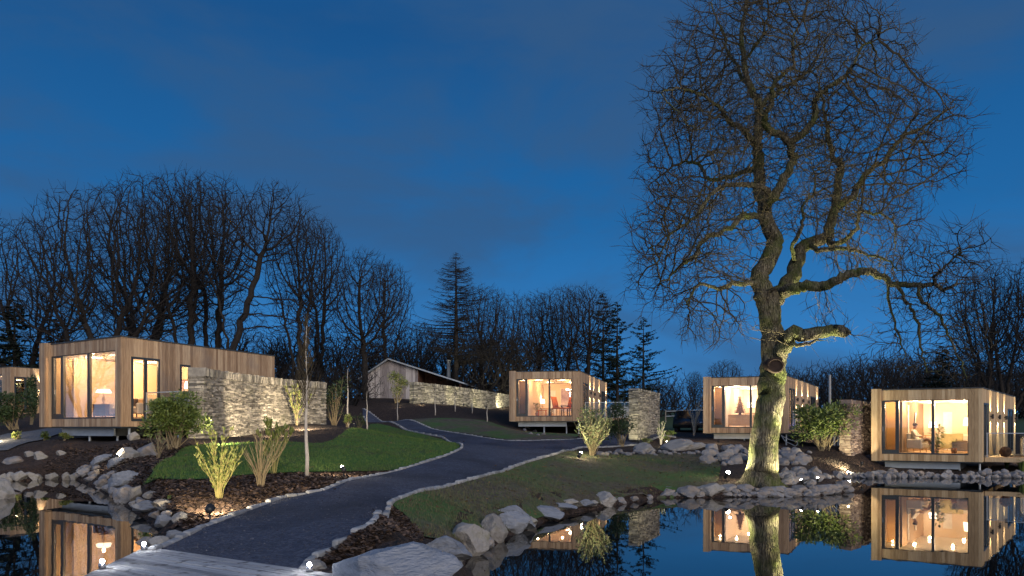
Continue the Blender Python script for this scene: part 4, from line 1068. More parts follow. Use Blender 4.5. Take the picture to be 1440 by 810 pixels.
# cabin with the seated guest
wall_panel(C4, 1.104, 1.9, 1.72, .42, 1.75, 'white louvred shutter on the brown side wall behind the seated guest', 'white', 'window_shutter', 'shutter', True, framem='white')
wall_panel(C4, 1.104, 3.6, 1.72, .75, 1.15, 'oval mirror on the brown side wall above the seated guest', 'mirror', 'oval_mirror', 'mirror', True, True, 'white')
armchair(C4, 1.62, 1.15, 70, 'cream armchair in which the guest sits', 'linen', 'oakfurn', .78, .74, .92)
table(C4, 1.75, 5.2, 'console against the back wall under the left table lamp', 1.1, .4, .8, name='console_table')
table_lamp(C4, 1.6, 5.2, 1.16, 'lit table lamp on the console behind the seated guest')
wall_panel(C4, 2.2, 5.6, 1.35, .4, 1.95, 'pale glazed door panel in the back wall beside the console lamp', 'white', 'door_panel', 'door', framem='white')
table(C4, 3.75, 5.25, 'console against the back wall under the right table lamp', .9, .4, .85, name='console_table')
table_lamp(C4, 3.75, 5.25, 1.21, 'lit table lamp on the back wall right of the mullion')
houseplant(C4, 2.5, .75, 'tall slender plant left of the window mullion', 1.1, 40, .12, tall=True)
houseplant(C4, 3.2, .8, 'low bushy plant by the cream bench', .42, 26, .15)
def sofa():
    t = thing('sofa', 'cream sofa with an olive throw right of the mullion', 'sofa', at(C4, 3.0, 2.3), C4.rz)
    MB().bbox((-.85, -.42, .16), (.85, .35, .44), .05).build('seat', M['linen'], t); MB().bbox((-.85, .2, .3), (.85, .42, .85), .06).build('backrest', M['linen'], t)
    for s in (-1, 1): MB().bbox((s * .9 - .08, -.42, .14), (s * .9 + .08, .42, .6), .04).build('arm', M['linen'], t)
    r = [[(x, y, z + .02 * math.sin(x * 9)) for y, z in ((-.46, .2), (-.44, .47), (.16, .5), (.2, .87), (.44, .88), (.46, .5))] for x in np.linspace(-.6, .35, 9)]
    MB().loft(r, cap=False, closed=False).build('throw', M['olive'], t, True)
    MB().bbox((.0, -.44, .445), (.55, -.05, .56), .05).build('cushion', M['brownfab'], t)
    for sx in (-.7, .7):
        for sy in (-.3, .3): MB().lathe([(.02, 0), (.025, .16)], (sx, sy, 0), 8).build('leg', M['oakfurn'], t)
sofa()
table(C4, 3.5, .95, 'cream bench box in front of the sofa', .85, .45, .5, 'linen', 'storage_bench', 'bench', True)
floor_lamp(C4, 3.72, 1.75, 'standing lamp with drum shade at the right of the window')

def skin_mesh(verts, edges, rads, root=0, sub=2):
    me = bpy.data.meshes.new('person'); me.from_pydata(verts, edges, []); o = bpy.data.objects.new('person_build', me); col.objects.link(o)
    o.modifiers.new('skin', 'SKIN'); 
    for i, r in enumerate(rads): me.skin_vertices[0].data[i].radius = (r, r) if not isinstance(r, tuple) else r
    me.skin_vertices[0].data[root].use_root = True
    s = o.modifiers.new('sub', 'SUBSURF'); s.levels = s.render_levels = sub
    dg = bpy.context.evaluated_depsgraph_get(); dg.update(); out = bpy.data.meshes.new_from_object(o.evaluated_get(dg)); bpy.data.objects.remove(o); bpy.data.meshes.remove(me)
    for p in out.polygons: p.use_smooth = True
    out.materials.clear(); return out
def seated_person(c, u, v, face, label):
    t = thing('person', label, 'person', at(c, u, v), c.rz + R(face)); V, E_, Rr = [], [], []
    def add(p, r, par): V.append(p); Rr.append(r); (E_.append((par, len(V) - 1)) if par is not None else None); return len(V) - 1
    pel = add((-.05, 0, .56), .125, None); sp = add((-.15, 0, .76), (.13, .11), pel); ch = add((-.18, 0, .95), (.15, .115), sp); nk = add((-.15, 0, 1.10), .052, ch); hb = add((-.12, 0, 1.18), (.07, .08), nk); hm = add((-.10, 0, 1.27), (.078, .095), hb); ht = add((-.10, 0, 1.34), (.06, .075), hm)
    add((-.005, 0, 1.235), .014, hm)
    for s, knee, ank, toe in ((1, (.42, .10, .60), (.60, .08, .14), (.74, .09, .06)), (-1, (.42, -.06, .66), (.76, .02, .34), (.88, .03, .30))):
        hp = add((.02, s * .09, .54), .095, pel); k = add(knee, .062, hp); cf = add(tuple(np.array(knee) * .65 + np.array(ank) * .35), .055, k); a = add(ank, .036, cf); add(toe, .030, a)
        sh = add((-.17, s * .18, 1.02), .060, ch); el = add((-.02, s * .25, .78), .044, sh); wr = add((.20, s * .12, .76), .028, el); pm = add((.27, s * .09, .755), (.034, .02), wr)
        for i, (dy, L) in enumerate(((-.03, .07), (-.01, .085), (.01, .08), (.028, .062))):
            f1 = add((.27 + L * .5, s * .09 + dy, .757), .009, pm); add((.27 + L * .9, s * .09 + dy * 1.1, .735), .008, f1)
        th = add((.25, s * .05, .77), .011, pm); add((.28, s * .035, .765), .009, th)
    me = skin_mesh(V, E_, Rr); me.materials.append(M['skin']); link('body', me, t)
    hp_ = MB().ball((-.118, 0, 1.315), .108, 14, 10, (1, .86, .82)); hp_.build('hair', M['hair'], t, True)
    V, E_, Rr = [], [], []
    pel = add((-.05, 0, .57), .135, None); sp = add((-.15, 0, .76), (.145, .125), pel); ch = add((-.18, 0, .95), (.162, .13), sp); add((-.165, 0, 1.05), .085, ch)
    for s in (1, -1):
        hp = add((.04, s * .09, .545), .108, pel); add((.30, s * .09, .60), .085, hp); sh = add((-.17, s * .18, 1.02), .074, ch); el = add((-.03, s * .25, .79), .058, sh); add((.13, s * .155, .765), .046, el)
    me = skin_mesh(V, E_, Rr); me.materials.append(M['shirt']); link('robe', me, t)
    for a, b in (((.56, .08, .05), (.80, .09, .045)), ((.74, .02, .335), (.95, .035, .30))): MB().tube([a, tuple((np.array(a) + b) / 2), b], [.05, .055, .036], 10).build('shoe', M['shoe'], t, True)
    for s in (1, -1): MB().ball((-.022, s * .032, 1.275), .011, 8, 6).build('eye', M['black'], t, True)
    return t
seated_person(C4, 1.66, 1.12, -12, 'person in a cream robe reclining in the armchair with legs crossed')

# cabin with orange chairs
def dining_chair(c, u, v, face, label):
    t = thing('dining_chair', label, 'chair', at(c, u, v), c.rz + R(face))
    MB().bbox((-.26, -.25, .40), (.26, .25, .48), .03).build('seat', M['orange'], t)
    r = [[(x, .20 + .06 * (z - .48) - .10 * abs(x / .3) ** 2 + y, z) for x in np.linspace(-.28, .28, 7)] + [(x, .26 + .06 * (z - .48) - .10 * abs(x / .3) ** 2 + y, z) for x in np.linspace(.28, -.28, 7)] for z, y in ((.48, 0), (.75, .04), (1.0, .09), (1.1, .1))]
    MB().loft(r).build('backrest', M['orange'], t, True); t.scale = (1.3, 1.3, 1.2)
    for sx in (-.21, .21):
        for sy in (-.2, .2): MB().lathe([(.014, 0), (.02, .4)], (sx, sy, 0), 8).build('leg', M['darkwood'], t)
dining_chair(C2, 3.05, 1.0, 70, 'orange upholstered chair just right of the window mullion')
dining_chair(C2, 3.85, .8, -40, 'orange upholstered chair under the chandelier at the right of the window')
table(C2, 3.45, 1.15, 'small round-cornered table between the two orange chairs', .5, .5, .7, 'darkwood')
wall_panel(C2, 2.95, 5.58, 1.6, 1.15, 1.7, 'large mauve abstract canvas behind the orange chairs', 'canvas', 'painting', 'painting', framem='white')
wall_panel(C2, 1.78, 5.58, 1.45, .45, 1.7, 'pale mauve door panel at the back left of the mullion', 'white', 'door_panel', 'door', framem='white')
table(C2, 1.35, 4.6, 'low table under the lit lamp with green plants', 1.2, .45, .6, 'oakfurn', 'console_table')
table_lamp(C2, 1.2, 4.6, .96, 'lit lamp on the low table behind green plants', energy=14)
houseplant(C2, 1.5, 1.4, 'large green plant in the left pane of the cabin with orange chairs', .75, 40, .14)
houseplant(C2, 2.3, 2.2, 'small green plant near the mullion in the cabin with orange chairs', .45, 22, .12)
table(C2, 1.95, 1.0, 'low orange-lit stool beside the large green plant', .6, .4, .4, 'orange', 'stool', 'stool')
def chandelier():
    t = thing('chandelier', 'glittering small chandelier hanging at the right of the window', 'chandelier', at(C2, 3.75, 1.6, 2.1), C2.rz)
    MB().tube([(0, 0, .1), (0, 0, .69)], .008, 6).build('rod', M['chrome'], t)
    MB().lathe([(.02, -.08), (.05, 0), (.02, .12)], n=10).build('stem', M['chrome'], t, True)
    for i in range(6):
        a = i * math.pi / 3; MB().tube([(0, 0, .02), (.14 * math.cos(a), .14 * math.sin(a), -.04), (.24 * math.cos(a), .24 * math.sin(a), .04)], .008, 5).build('arm', M['chrome'], t)
        MB().ball((.24 * math.cos(a), .24 * math.sin(a), .08), .035, 8, 6, (1, 1, 1.4)).build('bulb', M['bulb'], t, True)
    for i in range(3): MB().ball((0, 0, -.16 - .12 * i), .04 - .007 * i, 8, 6).build('drop', M['bulb'], t, True)
chandelier()
# cabin behind the oak
def dark_cone():
    t = thing('conical_ornament', 'dark cone-shaped twig tree ornament in the window left of the oak trunk', 'ornament', at(C3, 1.75, 1.5, 1.11), 0)
    mb = MB()
    for i in range(260):
        z = random.random() ** 1.3; a = random.uniform(0, 6.28); r = .34 * (1 - z) + .02; mb.leaf((math.cos(a) * r * .75, math.sin(a) * r * .75, .12 + z * 1.0), (math.cos(a), math.sin(a), -.3), (0, 0, 1), .12, .06)
    mb.lathe([(.26, .1), (.01, 1.15)], n=12); mb.build('branches', M['ball'], t); MB().lathe([(.1, 0), (.08, .1), (.03, .12)], n=10).build('stand', M['darkwood'], t)
table(C3, 1.75, 1.5, 'low golden cabinet under the cone-shaped ornament', 1.4, .5, .75, 'oakfurn', 'cabinet', 'cabinet', True); dark_cone()
table(C3, 1.7, 5.1, 'small table at the back under the lit lamp in the cabin behind the oak', .8, .4, .9)
table_lamp(C3, 1.7, 5.1, 1.26, 'lit white lamp at the back of the cabin behind the oak', .34, .24, energy=14)
houseplant(C3, 2.75, 1.6, 'dark slender potted plant beside the oak trunk in the window', .8, 30, .14, 'leafD', tall=True)
wall_panel(C3, 2.75, 5.58, 1.6, .8, 1.9, 'white framed doorway panel at the back of the cabin behind the oak', 'linen', 'door_panel', 'door', framem='white')
armchair(C3, 3.5, 2.2, -40, 'ochre armchair mostly hidden by the oak trunk', 'olive', 'oakfurn')
# large cabin by the left pond
table(C1, 2.3, 1.3, 'dark low chest behind the left pane of the large cabin', .95, .45, .55, 'darkwood', 'chest', 'chest', True)
table_lamp(C1, 2.2, 1.35, .91, 'dark-shaded lamp on the low chest in the large cabin', .14, .3, .45, 12)
def sofa1():
    t = thing('sofa', 'pale sofa along the right pane of the large cabin', 'sofa', at(C1, 4.1, 1.5), C1.rz)
    MB().bbox((-.9, -.4, .15), (.9, .3, .42), .05).build('seat', M['linen'], t); MB().bbox((-.9, .2, .3), (.9, .42, .78), .06).build('backrest', M['linen'], t)
    for s in (-1, 1): MB().bbox((s * .95 - .08, -.4, .12), (s * .95 + .08, .42, .56), .04).build('arm', M['linen'], t)
    for x in (-.5, .0, .5): MB().bbox((x - .2, .02, .43), (x + .2, .18, .75), .05).build('cushion', M['oakfurn' if x else 'brownfab'], t)
    for sx in (-.8, .8):
        for sy in (-.3, .3): MB().lathe([(.02, 0), (.025, .15)], (sx, sy, 0), 8).build('leg', M['darkwood'], t)
sofa1()
wall_panel(C1, 2.6, 5.58, 1.75, 1.1, .8, 'framed picture on the back wall of the large cabin', 'canvas', 'painting', 'painting', framem='darkwood')
wall_panel(C1, 4.4, 5.58, 1.6, .6, 1.9, 'white louvred shutter at the right back of the large cabin', 'white', 'window_shutter', 'shutter', framem='white')
table(C1, 4.6, 4.3, 'dark kitchen sideboard behind the patio door of the large cabin', 1.4, .5, .9, 'darkwood', 'sideboard', 'sideboard', True)
table_lamp(C1, 4.3, 4.3, 1.26, 'lit lamp on the dark sideboard behind the patio door', energy=12)
houseplant(C1, 5.2, 2.6, 'small plant low behind the patio door of the large cabin', .4, 20, .12)
armchair(C0, 4.1, 2.0, 200, 'tall dark wooden chair behind the glass door at the far left', 'darkwood', 'darkwood', .6, .6, 1.2)
# on the decks
def hot_tub(c, u, v, label, w=1.9, h=.85, legend=False):
    t = thing('hot_tub', label, 'hot tub', at(c, u, v, .20), c.rz)
    MB().bbox((-w / 2, -w / 2, 0), (w / 2, w / 2, h - .06), .06).build('cabinet', M['offwhite'], t)
    MB().bbox((-w / 2 - .04, -w / 2 - .04, h - .055), (w / 2 + .04, w / 2 + .04, h + .05), .04).build('cover', M['roof'], t)
    for x in (-w / 4, w / 4): MB().box((x - .012, -w / 2 - .006, .05), (x + .012, -w / 2 + .02, h - .1)).build('seam', M['frame'], t)
    if legend:
        for i in range(4): MB().box((-w / 2 + .22 + i * .1, -w / 2 - .008, .42), (-w / 2 + .29 + i * .1, -w / 2 + .02, .54)).build('control_panel', M['black'], t)
        MB().tube([(-.4, -w / 2 - .02, 0), (.5, -w / 2 - .03, .7)], .03, 8).build('support_strut', M['steel'], t)
hot_tub(C4, C4.W + 2.15, 3.1, 'white hot tub with dark cover on the deck at the right edge', 1.9, .95, True)
hot_tub(C2, C2.W + 2.4, 4.5, 'white hot tub behind the glass rail of the cabin with orange chairs', 1.7, .9)
hot_tub(C1, C1.W + 1.35, 3.1, 'white hot tub between the large cabin and the curved stone wall', 1.5, .95)
def ballthing():
    o = thing('woven_ball', 'brown woven twig ball on the deck by the hot tub', 'ball', at(C4, C4.W + .80, 1.0, .20), 0)
    mb = MB(); r = .235
    for i in range(46):
        n = Vector(rng.normal(size=3)).normalized(); a = n.orthogonal().normalized(); b = n.cross(a); k = random.uniform(.93, 1.0)
        mb.tube([(a * math.cos(t) + b * math.sin(t)) * r * k + Vector((0, 0, r + .012)) for t in np.linspace(0, 6.283, 19)], .012, 4, cap=False)
    mb.build('weave', M['ball'], o); MB().ball((0, 0, r + .012), r * .86, 14, 10).build('core', M['ball'], o, True)
ballthing()
lamp('tub_glow', 'POINT', 6, (.25, .15, 1.0), C3.root, C3.T((C3.W + .35, 2.0, .45)), size=.05)
# ------------------------------------------------------------------ rocks
def rock_mesh(seed, sub, cuts=14, flatn=1.0, name='boulder', m='rock', rough=.05):
    bm = bmesh.new(); bmesh.ops.create_icosphere(bm, subdivisions=sub, radius=1.0); r = random.Random(seed); off = Vector((seed * 3.7, seed * 1.3, 0))
    for _ in range(cuts):
        n = Vector((r.gauss(0, 1), r.gauss(0, 1), r.gauss(0, .8) * flatn)).normalized(); d = r.uniform(.52, .84)
        for v in bm.verts:
            e = v.co.dot(n) - d
            if e > 0: v.co -= n * e * .96
    for v in bm.verts:
        p = v.co + off; v.co += v.co.normalized() * (mnoise.noise(p * 1.7) * rough * 2.2 + mnoise.noise(p * 5) * rough + mnoise.noise(p * 12) * rough * .45)
    lo = Vector([min(v.co[i] for v in bm.verts) for i in range(3)]); hi = Vector([max(v.co[i] for v in bm.verts) for i in range(3)])
    for v in bm.verts: v.co = Vector([(v.co[i] - lo[i]) / (hi[i] - lo[i]) * 2 - 1 for i in range(3)])
    me = bpy.data.meshes.new(name); bm.to_mesh(me); bm.free(); me.materials.append(M[m])
    for p in me.polygons: p.use_smooth = True
    me.update()
    try: me.set_sharp_from_angle(angle=R(30))
    except Exception: pass
    return me
ROCKS = [rock_mesh(i, 4) for i in range(9)]
SMALL = [rock_mesh(20 + i, 3, 10) for i in range(6)]
SLABS = [rock_mesh(40 + i, 5, 16, name='slab', m='slate', rough=.045) for i in range(3)]
PALE = [rock_mesh(60 + i, 5, 9, name='boulder', m='palerock', rough=.05) for i in range(3)]
def surf_at(px, py):
    X = (px - 720) / F * _T; Z = CAMZ - (py - HZ) * _T / F
    k = np.nonzero(Z <= SURF(X, _T))[0]; i = int(k[0]) if len(k) else len(_T) - 1
    return np.array([X[i], _T[i], max(Z[i], 0)])
def SURF(x, y):
    h = height(x, y); h = np.where(inside(PR, x, y), np.maximum(h, 0), h); return np.where(inside(PL, x, y), np.maximum(h, ZL), h)
def rock(px, py, w, h, label, group=None, kind='r', depth=None, rz=None, name='boulder', sink=.24, tilt=0):
    """A stone whose foot shows at photo pixel (px, py), w by h px large."""
    p = surf_at(px, py); s = F / p[1]; W, Hh = w / s / 2, h / s / 2; dp = depth / 2 if depth else W * random.uniform(.75, 1.0)
    me = random.choice({'r': ROCKS, 's': SMALL, 'l': SLABS, 'p': PALE}[kind])
    o = link(name, me); Y = p[1] + dp * .55; o.location = ((px - 720) / F * Y, Y, p[2] + Hh * (1 - 2 * sink) - (.0 if sink else 0)); o.scale = (W, dp, Hh * (1 + sink))
    o.rotation_euler = (random.uniform(-.12, .12), tilt + random.uniform(-.1, .1), random.uniform(-.5, .5) if rz is None else rz)
    return tag(o, label, 'rock', group)
# named stones of the near right shore
for a in [
    (560, 846, 195, 84, 'largest flat blue-grey slab at the bottom edge between the bark bed and the water', 'l', 1.5, .2, 0),
    (624, 785, 84, 34, 'flat-topped blue-grey slab just above the largest slab at the bottom edge', 'l', .9, 0, .05),
    (661, 772, 58, 42, 'round pale boulder between the flat-topped slab and the upright pointed stone', 'p', .6, .2, 0),
    (694, 758, 42, 40, 'upright pointed pale stone in the near shore row', 'p', .5, 0, -.1),
    (718, 748, 62, 32, 'blue-grey wedge stone behind the upright pointed stone', 'l', .8, .3, .1),
    (722, 735, 68, 28, 'long tilted slab lying on the turf above the wedge stone', 'l', .6, -.3, .16),
    (768, 730, 52, 18, 'flat grey slab half in the water where the cabin reflection begins', 'l', .7, -.3, .18),
    (792, 717, 40, 10, 'thin flat stone between two shore slabs', 'l', .6, 0, .05),
    (800, 711, 30, 11, 'small whitish stone above the thin flat stone', 'p', .5, 0, 0), (822, 711, 32, 10, 'small low stone left of the rounded shore boulder', 'l', .6, 0, 0),
    (851, 709, 36, 20, 'rounded grey boulder standing alone midway along the right pond shore', 'p', .9, 0, 0),
    (912, 702, 14, 7, 'small stone at the water edge left of the sloping triangular stone', 'r', None, 0, 0), (934, 699, 32, 15, 'sloping triangular stone at the water edge', 'r', None, 0, -.2),
    (966, 698, 32, 17, 'dark blocky boulder left of the pale pointed one by the floodlight', 'r', None, 0, 0), (999, 697, 42, 20, 'pale pointed boulder at the shore in front of the brightest floodlight', 'p', None, 0, 0),
    (907, 637, 34, 17, 'smooth rounded pale boulder beside the path end', 'p', None, 0, 0), (958, 633, 60, 18, 'broad flat pale boulder left of the cabin behind the oak', 'p', None, 0, 0), (978, 632, 40, 12, 'long low pale boulder sloping behind the broad flat one', 'p', None, 0, .1),
    (874, 620, 11, 9, 'small grey stone under the dark shrub near the free-standing wall', 'r', None, 0, 0),
    (1028, 690, 20, 10, 'small low stone at the left of the oak roots', 'r', None, 0, 0), (1046, 690, 24, 11, 'flat dark stone touching the oak roots', 'r', None, 0, 0),
    # left pond
    (742, 741, 30, 16, 'small round stone filling the gap below the long tilted slab', 'p', None, 0, 0), (776, 722, 24, 11, 'dark small stone behind the flat slab in the water', 'r', None, 0, 0), (833, 711, 18, 9, 'tiny pale stone left of the lone rounded boulder', 'p', None, 0, 0), (872, 707, 20, 9, 'low grey stone just right of the lone rounded boulder', 'r', None, 0, 0), (890, 704, 16, 7, 'low wet stone midway between the lone boulder and the triangular stone', 'r', None, 0, 0), (950, 699, 14, 9, 'small grey stone wedged beside the dark blocky boulder', 'r', None, 0, 0), (984, 698, 14, 9, 'small brown stone wedged left of the pale pointed boulder', 'r', None, 0, 0),
    (640, 790, 30, 20, 'small rounded stone at the water below the flat-topped slab', 'p', None, 0, 0), (682, 770, 28, 18, 'low wet stone at the foot of the upright pointed stone', 'r', None, 0, 0),
    (0, 702, 38, 34, 'big pale boulder cut off by the left edge beside the pond', 'p', None, 0, 0),
    (178, 646, 34, 20, 'tan slanting boulder high in the rock run under the green shrub', 'p', None, 0, -.3), (207, 642, 36, 22, 'broad grey boulder directly under the green shrub', 'r', None, 0, 0), (188, 619, 18, 14, 'pale stone at the very top of the rock run under the green shrub', 'p', None, 0, 0),
    (163, 655, 26, 13, 'long blue stone running up the bank beside the small floodlight', 'l', None, .4, -.3), (145, 650, 34, 12, 'long pale slab on the bank left of the small floodlight', 'l', None, .5, -.25),
    (185, 671, 16, 10, 'single pale block above the shore row right of the small floodlight', 'p', None, 0, 0), (176, 683, 48, 24, 'large dark blue boulder in the left pond rock row', 'l', None, .3, 0),
    (178, 704, 36, 24, 'upright grey boulder low in the left pond rock row', 'r', None, 0, 0), (190, 702, 20, 24, 'pale leaning stone beside the upright grey boulder', 'p', None, 0, .3), (190, 711, 18, 9, 'small white stone at the water below the leaning stone', 'p', None, 0, 0),
    (212, 700, 24, 11, 'pale flat block above the dark slab of the left pond row', 'p', None, 0, 0), (208, 718, 46, 16, 'dark slab dipping into the left pond', 'l', None, 0, .1), (233, 714, 40, 13, 'broad pale flat stone at the edge of the bark bed', 'p', None, 0, .1),
    (254, 735, 26, 17, 'pale stone closest to the black bed spotlight', 'p', None, 0, 0), (230, 738, 26, 16, 'shaded blue stone below the broad pale flat one', 'l', None, 0, 0),
    (244, 758, 26, 14, 'bluish stone at the path kerb above the boardwalk', 'l', None, 0, 0), (226, 767, 34, 14, 'flat pale slab beside the boardwalk light', 'p', None, .3, 0), (205, 766, 24, 12, 'low grey stone tucked against the boardwalk corner', 'r', None, 0, 0),
    (447, 801, 34, 14, 'pale stone beside the right boardwalk light', 'p', None, .2, .3),
    (43, 642, 18, 9, 'angular pale stone alone on the bark bank under the large cabin', 'p', None, 0, 0), (57, 646, 20, 13, 'brightest white stone alone on the bark bank under the large cabin', 'p', None, 0, .2), (86, 640, 14, 8, 'small tan stone alone on the bark bank under the large cabin', 'p', None, 0, 0), (18, 652, 30, 12, 'flat grey stone on the bank beside the far-left path', 'r', None, 0, 0)]:
    rock(a[0], a[1], a[2], a[3], a[4], None, a[5], a[6], a[7], name='slab' if a[5] == 'l' else 'boulder', tilt=a[8])
for px, w, h in [(5, 14, 13), (14, 18, 15), (27, 22, 15), (44, 22, 13), (54, 12, 10), (73, 18, 12), (93, 12, 13), (102, 10, 9)]:
    rock(px, 675 if px > 20 else 677, w, h, 'pale squarish stone in the row along the far bank of the left pond', 'stones along the far bank of the left pond', 'p')
for px, py, w, h in [(110, 674, 18, 12), (119, 668, 20, 12), (128, 676, 18, 11), (121, 661, 16, 9), (133, 671, 22, 13), (143, 683, 24, 14), (136, 661, 14, 8), (154, 690, 22, 14), (150, 676, 20, 11), (141, 688, 16, 10), (165, 697, 24, 14), (198, 710, 18, 12), (218, 727, 20, 10), (236, 726, 18, 10), (127, 659, 12, 8), (158, 668, 14, 7), (113, 664, 10, 8)]:
    rock(px, py, w, h, 'grey stone packed in the rock run stepping down to the left pond', 'rock run beside the left pond', 'r')
# rock field and oak peninsula
GRP = 'rubble bank around the oak'
n = 0
while n < 92:
    px = random.uniform(985, 1150); py = random.uniform(632, 692)
    if 1040 < px < 1100 and py > 650: continue
    lim = 634 + max(0, (1040 - px) * .0); 
    if px < 1040 and py > 655: continue
    if px > 1100 and py < 622 + (px - 1100) * .4: continue
    if px > 1115 and 655 < py < 662: continue
    w = random.uniform(9, 24) * (.75 + (py - 630) / 120); rock(px, py, w, w * random.uniform(.45, .75), 'grey stone in the rubble bank around the foot of the oak', GRP, 'r' if w > 14 else 's'); n += 1
for px in np.arange(1022, 1192, 7.5):
    for row in range(2):
        w = random.uniform(11, 26); rock(px + random.uniform(-3, 3), 698 - row * 6 - max(0, (px - 1150)) * .15 + random.uniform(-1, 1), w, w * random.uniform(.35, .5), 'flat grey stone in the low edge of the oak peninsula', 'stones edging the oak peninsula', 'r')
for px in np.arange(1096, 1460, 6.2):
    for row in range(2):
        if row and random.random() < .4: continue
        w = random.uniform(7, 15); rock(px + random.uniform(-2, 2), 672.5 - row * 4 + random.uniform(-.8, .8), w, w * random.uniform(.5, .8), 'small grey stone in the row along the bank under the right cabin', 'stones along the bank under the right cabin', 's')
for px in np.arange(838, 1000, 6.5):
    w = random.uniform(5, 13); rock(px, 640 + random.uniform(-2.5, 2.5) - (px - 838) * .01, w, w * .6, 'small grey stone in the scattered line beyond the turf', 'stones beyond the turf', 's')
for px, py in [(738, 606), (746, 611), (757, 613), (764, 612), (742, 603), (752, 607)]: rock(px, py, random.uniform(5, 9), 4, 'small stone on the bank under the cabin with orange chairs', 'stones under the cabin with orange chairs', 's')

# ------------------------------------------------------------------ shrubs and young trees
def leafy(px, py, w, h, n, ls, label, leafm, name='shrub', stems=10, lumps=9, Y=None, lean=0, bare=.0, stemm='stem', seed=0):
    rr = random.Random(seed + int(px)); p = pt(px, py, Y) if Y else surf_at(px, py); s = F / p[1]; W, H = w / s, h / s
    z = gz(p[0], p[1]) if Y else p[2]
    t = thing(name, label, 'shrub', (p[0], p[1], z)); lv, st = MB(), MB(); L_ = []
    for i in range(lumps):
        a = rr.uniform(0, 6.28); k = rr.uniform(.1, .36); L_.append((Vector((math.cos(a) * W * k, math.sin(a) * W * k * .8, H * rr.uniform(.28 + bare, .82))), rr.uniform(.14, .24) * W, rr.uniform(.10, .2) * H))
    for i in range(stems):
        c = L_[i % lumps]; e = c[0] + Vector((rr.uniform(-1, 1) * c[1], rr.uniform(-1, 1) * c[1], c[2] * rr.uniform(.2, 1.3)))
        b = Vector((rr.uniform(-.08, .08) * W, rr.uniform(-.08, .08) * W, -.05)); m = b.lerp(e, .5) + Vector((e.x * .1, e.y * .1, 0)); st.tube([b, m, e], [.012 + .006 * H, .010, .004], 4)
        for _ in range(3): q = m.lerp(e, rr.random()); st.tube([q, q + Vector((rr.uniform(-.2, .2), rr.uniform(-.2, .2), rr.uniform(.05, .3))) * H * .6], [.006, .002], 3)
    for i in range(n):
        c, rw, rh = L_[rr.randrange(lumps)]; d = Vector((rr.gauss(0, 1), rr.gauss(0, 1), rr.gauss(0, 1))).normalized(); k = rr.random() ** .4 * rr.choice((1, 1, 1, 1.25))
        q = c + Vector((d.x * rw, d.y * rw, d.z * rh)) * k; dd = d + Vector((rr.uniform(-1, 1), rr.uniform(-1, 1), rr.uniform(-.3, 1.1)))
        lv.leaf(q, dd, (rr.uniform(-1, 1), rr.uniform(-1, 1), rr.uniform(.2, 1)), ls * rr.uniform(.6, 1.3), ls * .42)
    lv.build('foliage', M[leafm], t); st.build('stem', M[stemm], t); return t
def wands(px, py, w, h, n, label, leafm, stemm, leaves=14, ls=.07, name='shrub', top_only=False, Y=None, branch=2, cat='shrub', r=.008, curve=.5):
    p = surf_at(px, py) if not Y else pt(px, py, Y); s = F / p[1]; W, H = w / s, h / s
    t = thing(name, label, cat, (p[0], p[1], gz(p[0], p[1]))); lv, st = MB(), MB()
    for i in range(n):
        a = random.uniform(0, 6.28); k = random.uniform(.15, 1); L = H * random.uniform(.6, 1.02) * (1.08 - .32 * k)
        e = Vector((math.cos(a) * W / 2 * k, math.sin(a) * W / 2 * k, L)); pts = [Vector((math.cos(a) * .05 * W * k, math.sin(a) * .05 * W * k, -.05))]
        for q in (.3, .6, .85, 1): pts.append(Vector((e.x * (q * (1 - curve) + curve * q * q), e.y * (q * (1 - curve) + curve * q * q), L * q)) + Vector((random.uniform(-.03, .03), random.uniform(-.03, .03), 0)) * H * .5)
        st.tube(pts, [r, r * .9, r * .7, r * .5, r * .3], 4)
        def put(q, dd):
            for _ in range(2): lv.leaf(q, dd + Vector((random.uniform(-.8, .8), random.uniform(-.8, .8), random.uniform(-.2, .6))), (random.uniform(-1, 1), random.uniform(-1, 1), .6), ls * random.uniform(.6, 1.3), ls * .4)
        for b in range(branch):
            q = pts[random.choice((1, 2, 3))]; d = Vector((math.cos(a + random.uniform(-1, 1)) * .5, math.sin(a + random.uniform(-1, 1)) * .5, 1)); f_ = q + d * H * random.uniform(.12, .28); st.tube([q, q.lerp(f_, .5) + Vector((0, 0, -.01)), f_], [r * .5, r * .4, r * .2], 3)
            for _ in range(leaves // 4): put(q.lerp(f_, random.uniform(.4, 1)), d)
        for _ in range(leaves):
            u = random.uniform(.78 if top_only else .22, 1) * 3.999; j = int(u); put(pts[j].lerp(pts[j + 1], u - j), (e.normalized() * .7 + Vector((0, 0, .6))))
    if lv.v: lv.build('foliage', M[leafm], t)
    st.build('stem', M[stemm], t); return t
leafy(243, 628, 96, 84, 6500, .13, 'large glossy evergreen shrub growing against the lit curved stone wall', 'leafA', 'evergreen_shrub', 26, 16, Y=25.2, bare=.08)
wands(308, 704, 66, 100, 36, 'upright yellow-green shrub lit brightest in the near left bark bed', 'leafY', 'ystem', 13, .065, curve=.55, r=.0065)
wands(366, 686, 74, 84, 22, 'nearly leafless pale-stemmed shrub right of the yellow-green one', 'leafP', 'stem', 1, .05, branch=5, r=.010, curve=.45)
wands(385, 677, 62, 80, 15, 'shrub with a yellow leafy top behind the leafless pale-stemmed one', 'leafY', 'ystem', 16, .11, top_only=True, Y=18.6, curve=.3)
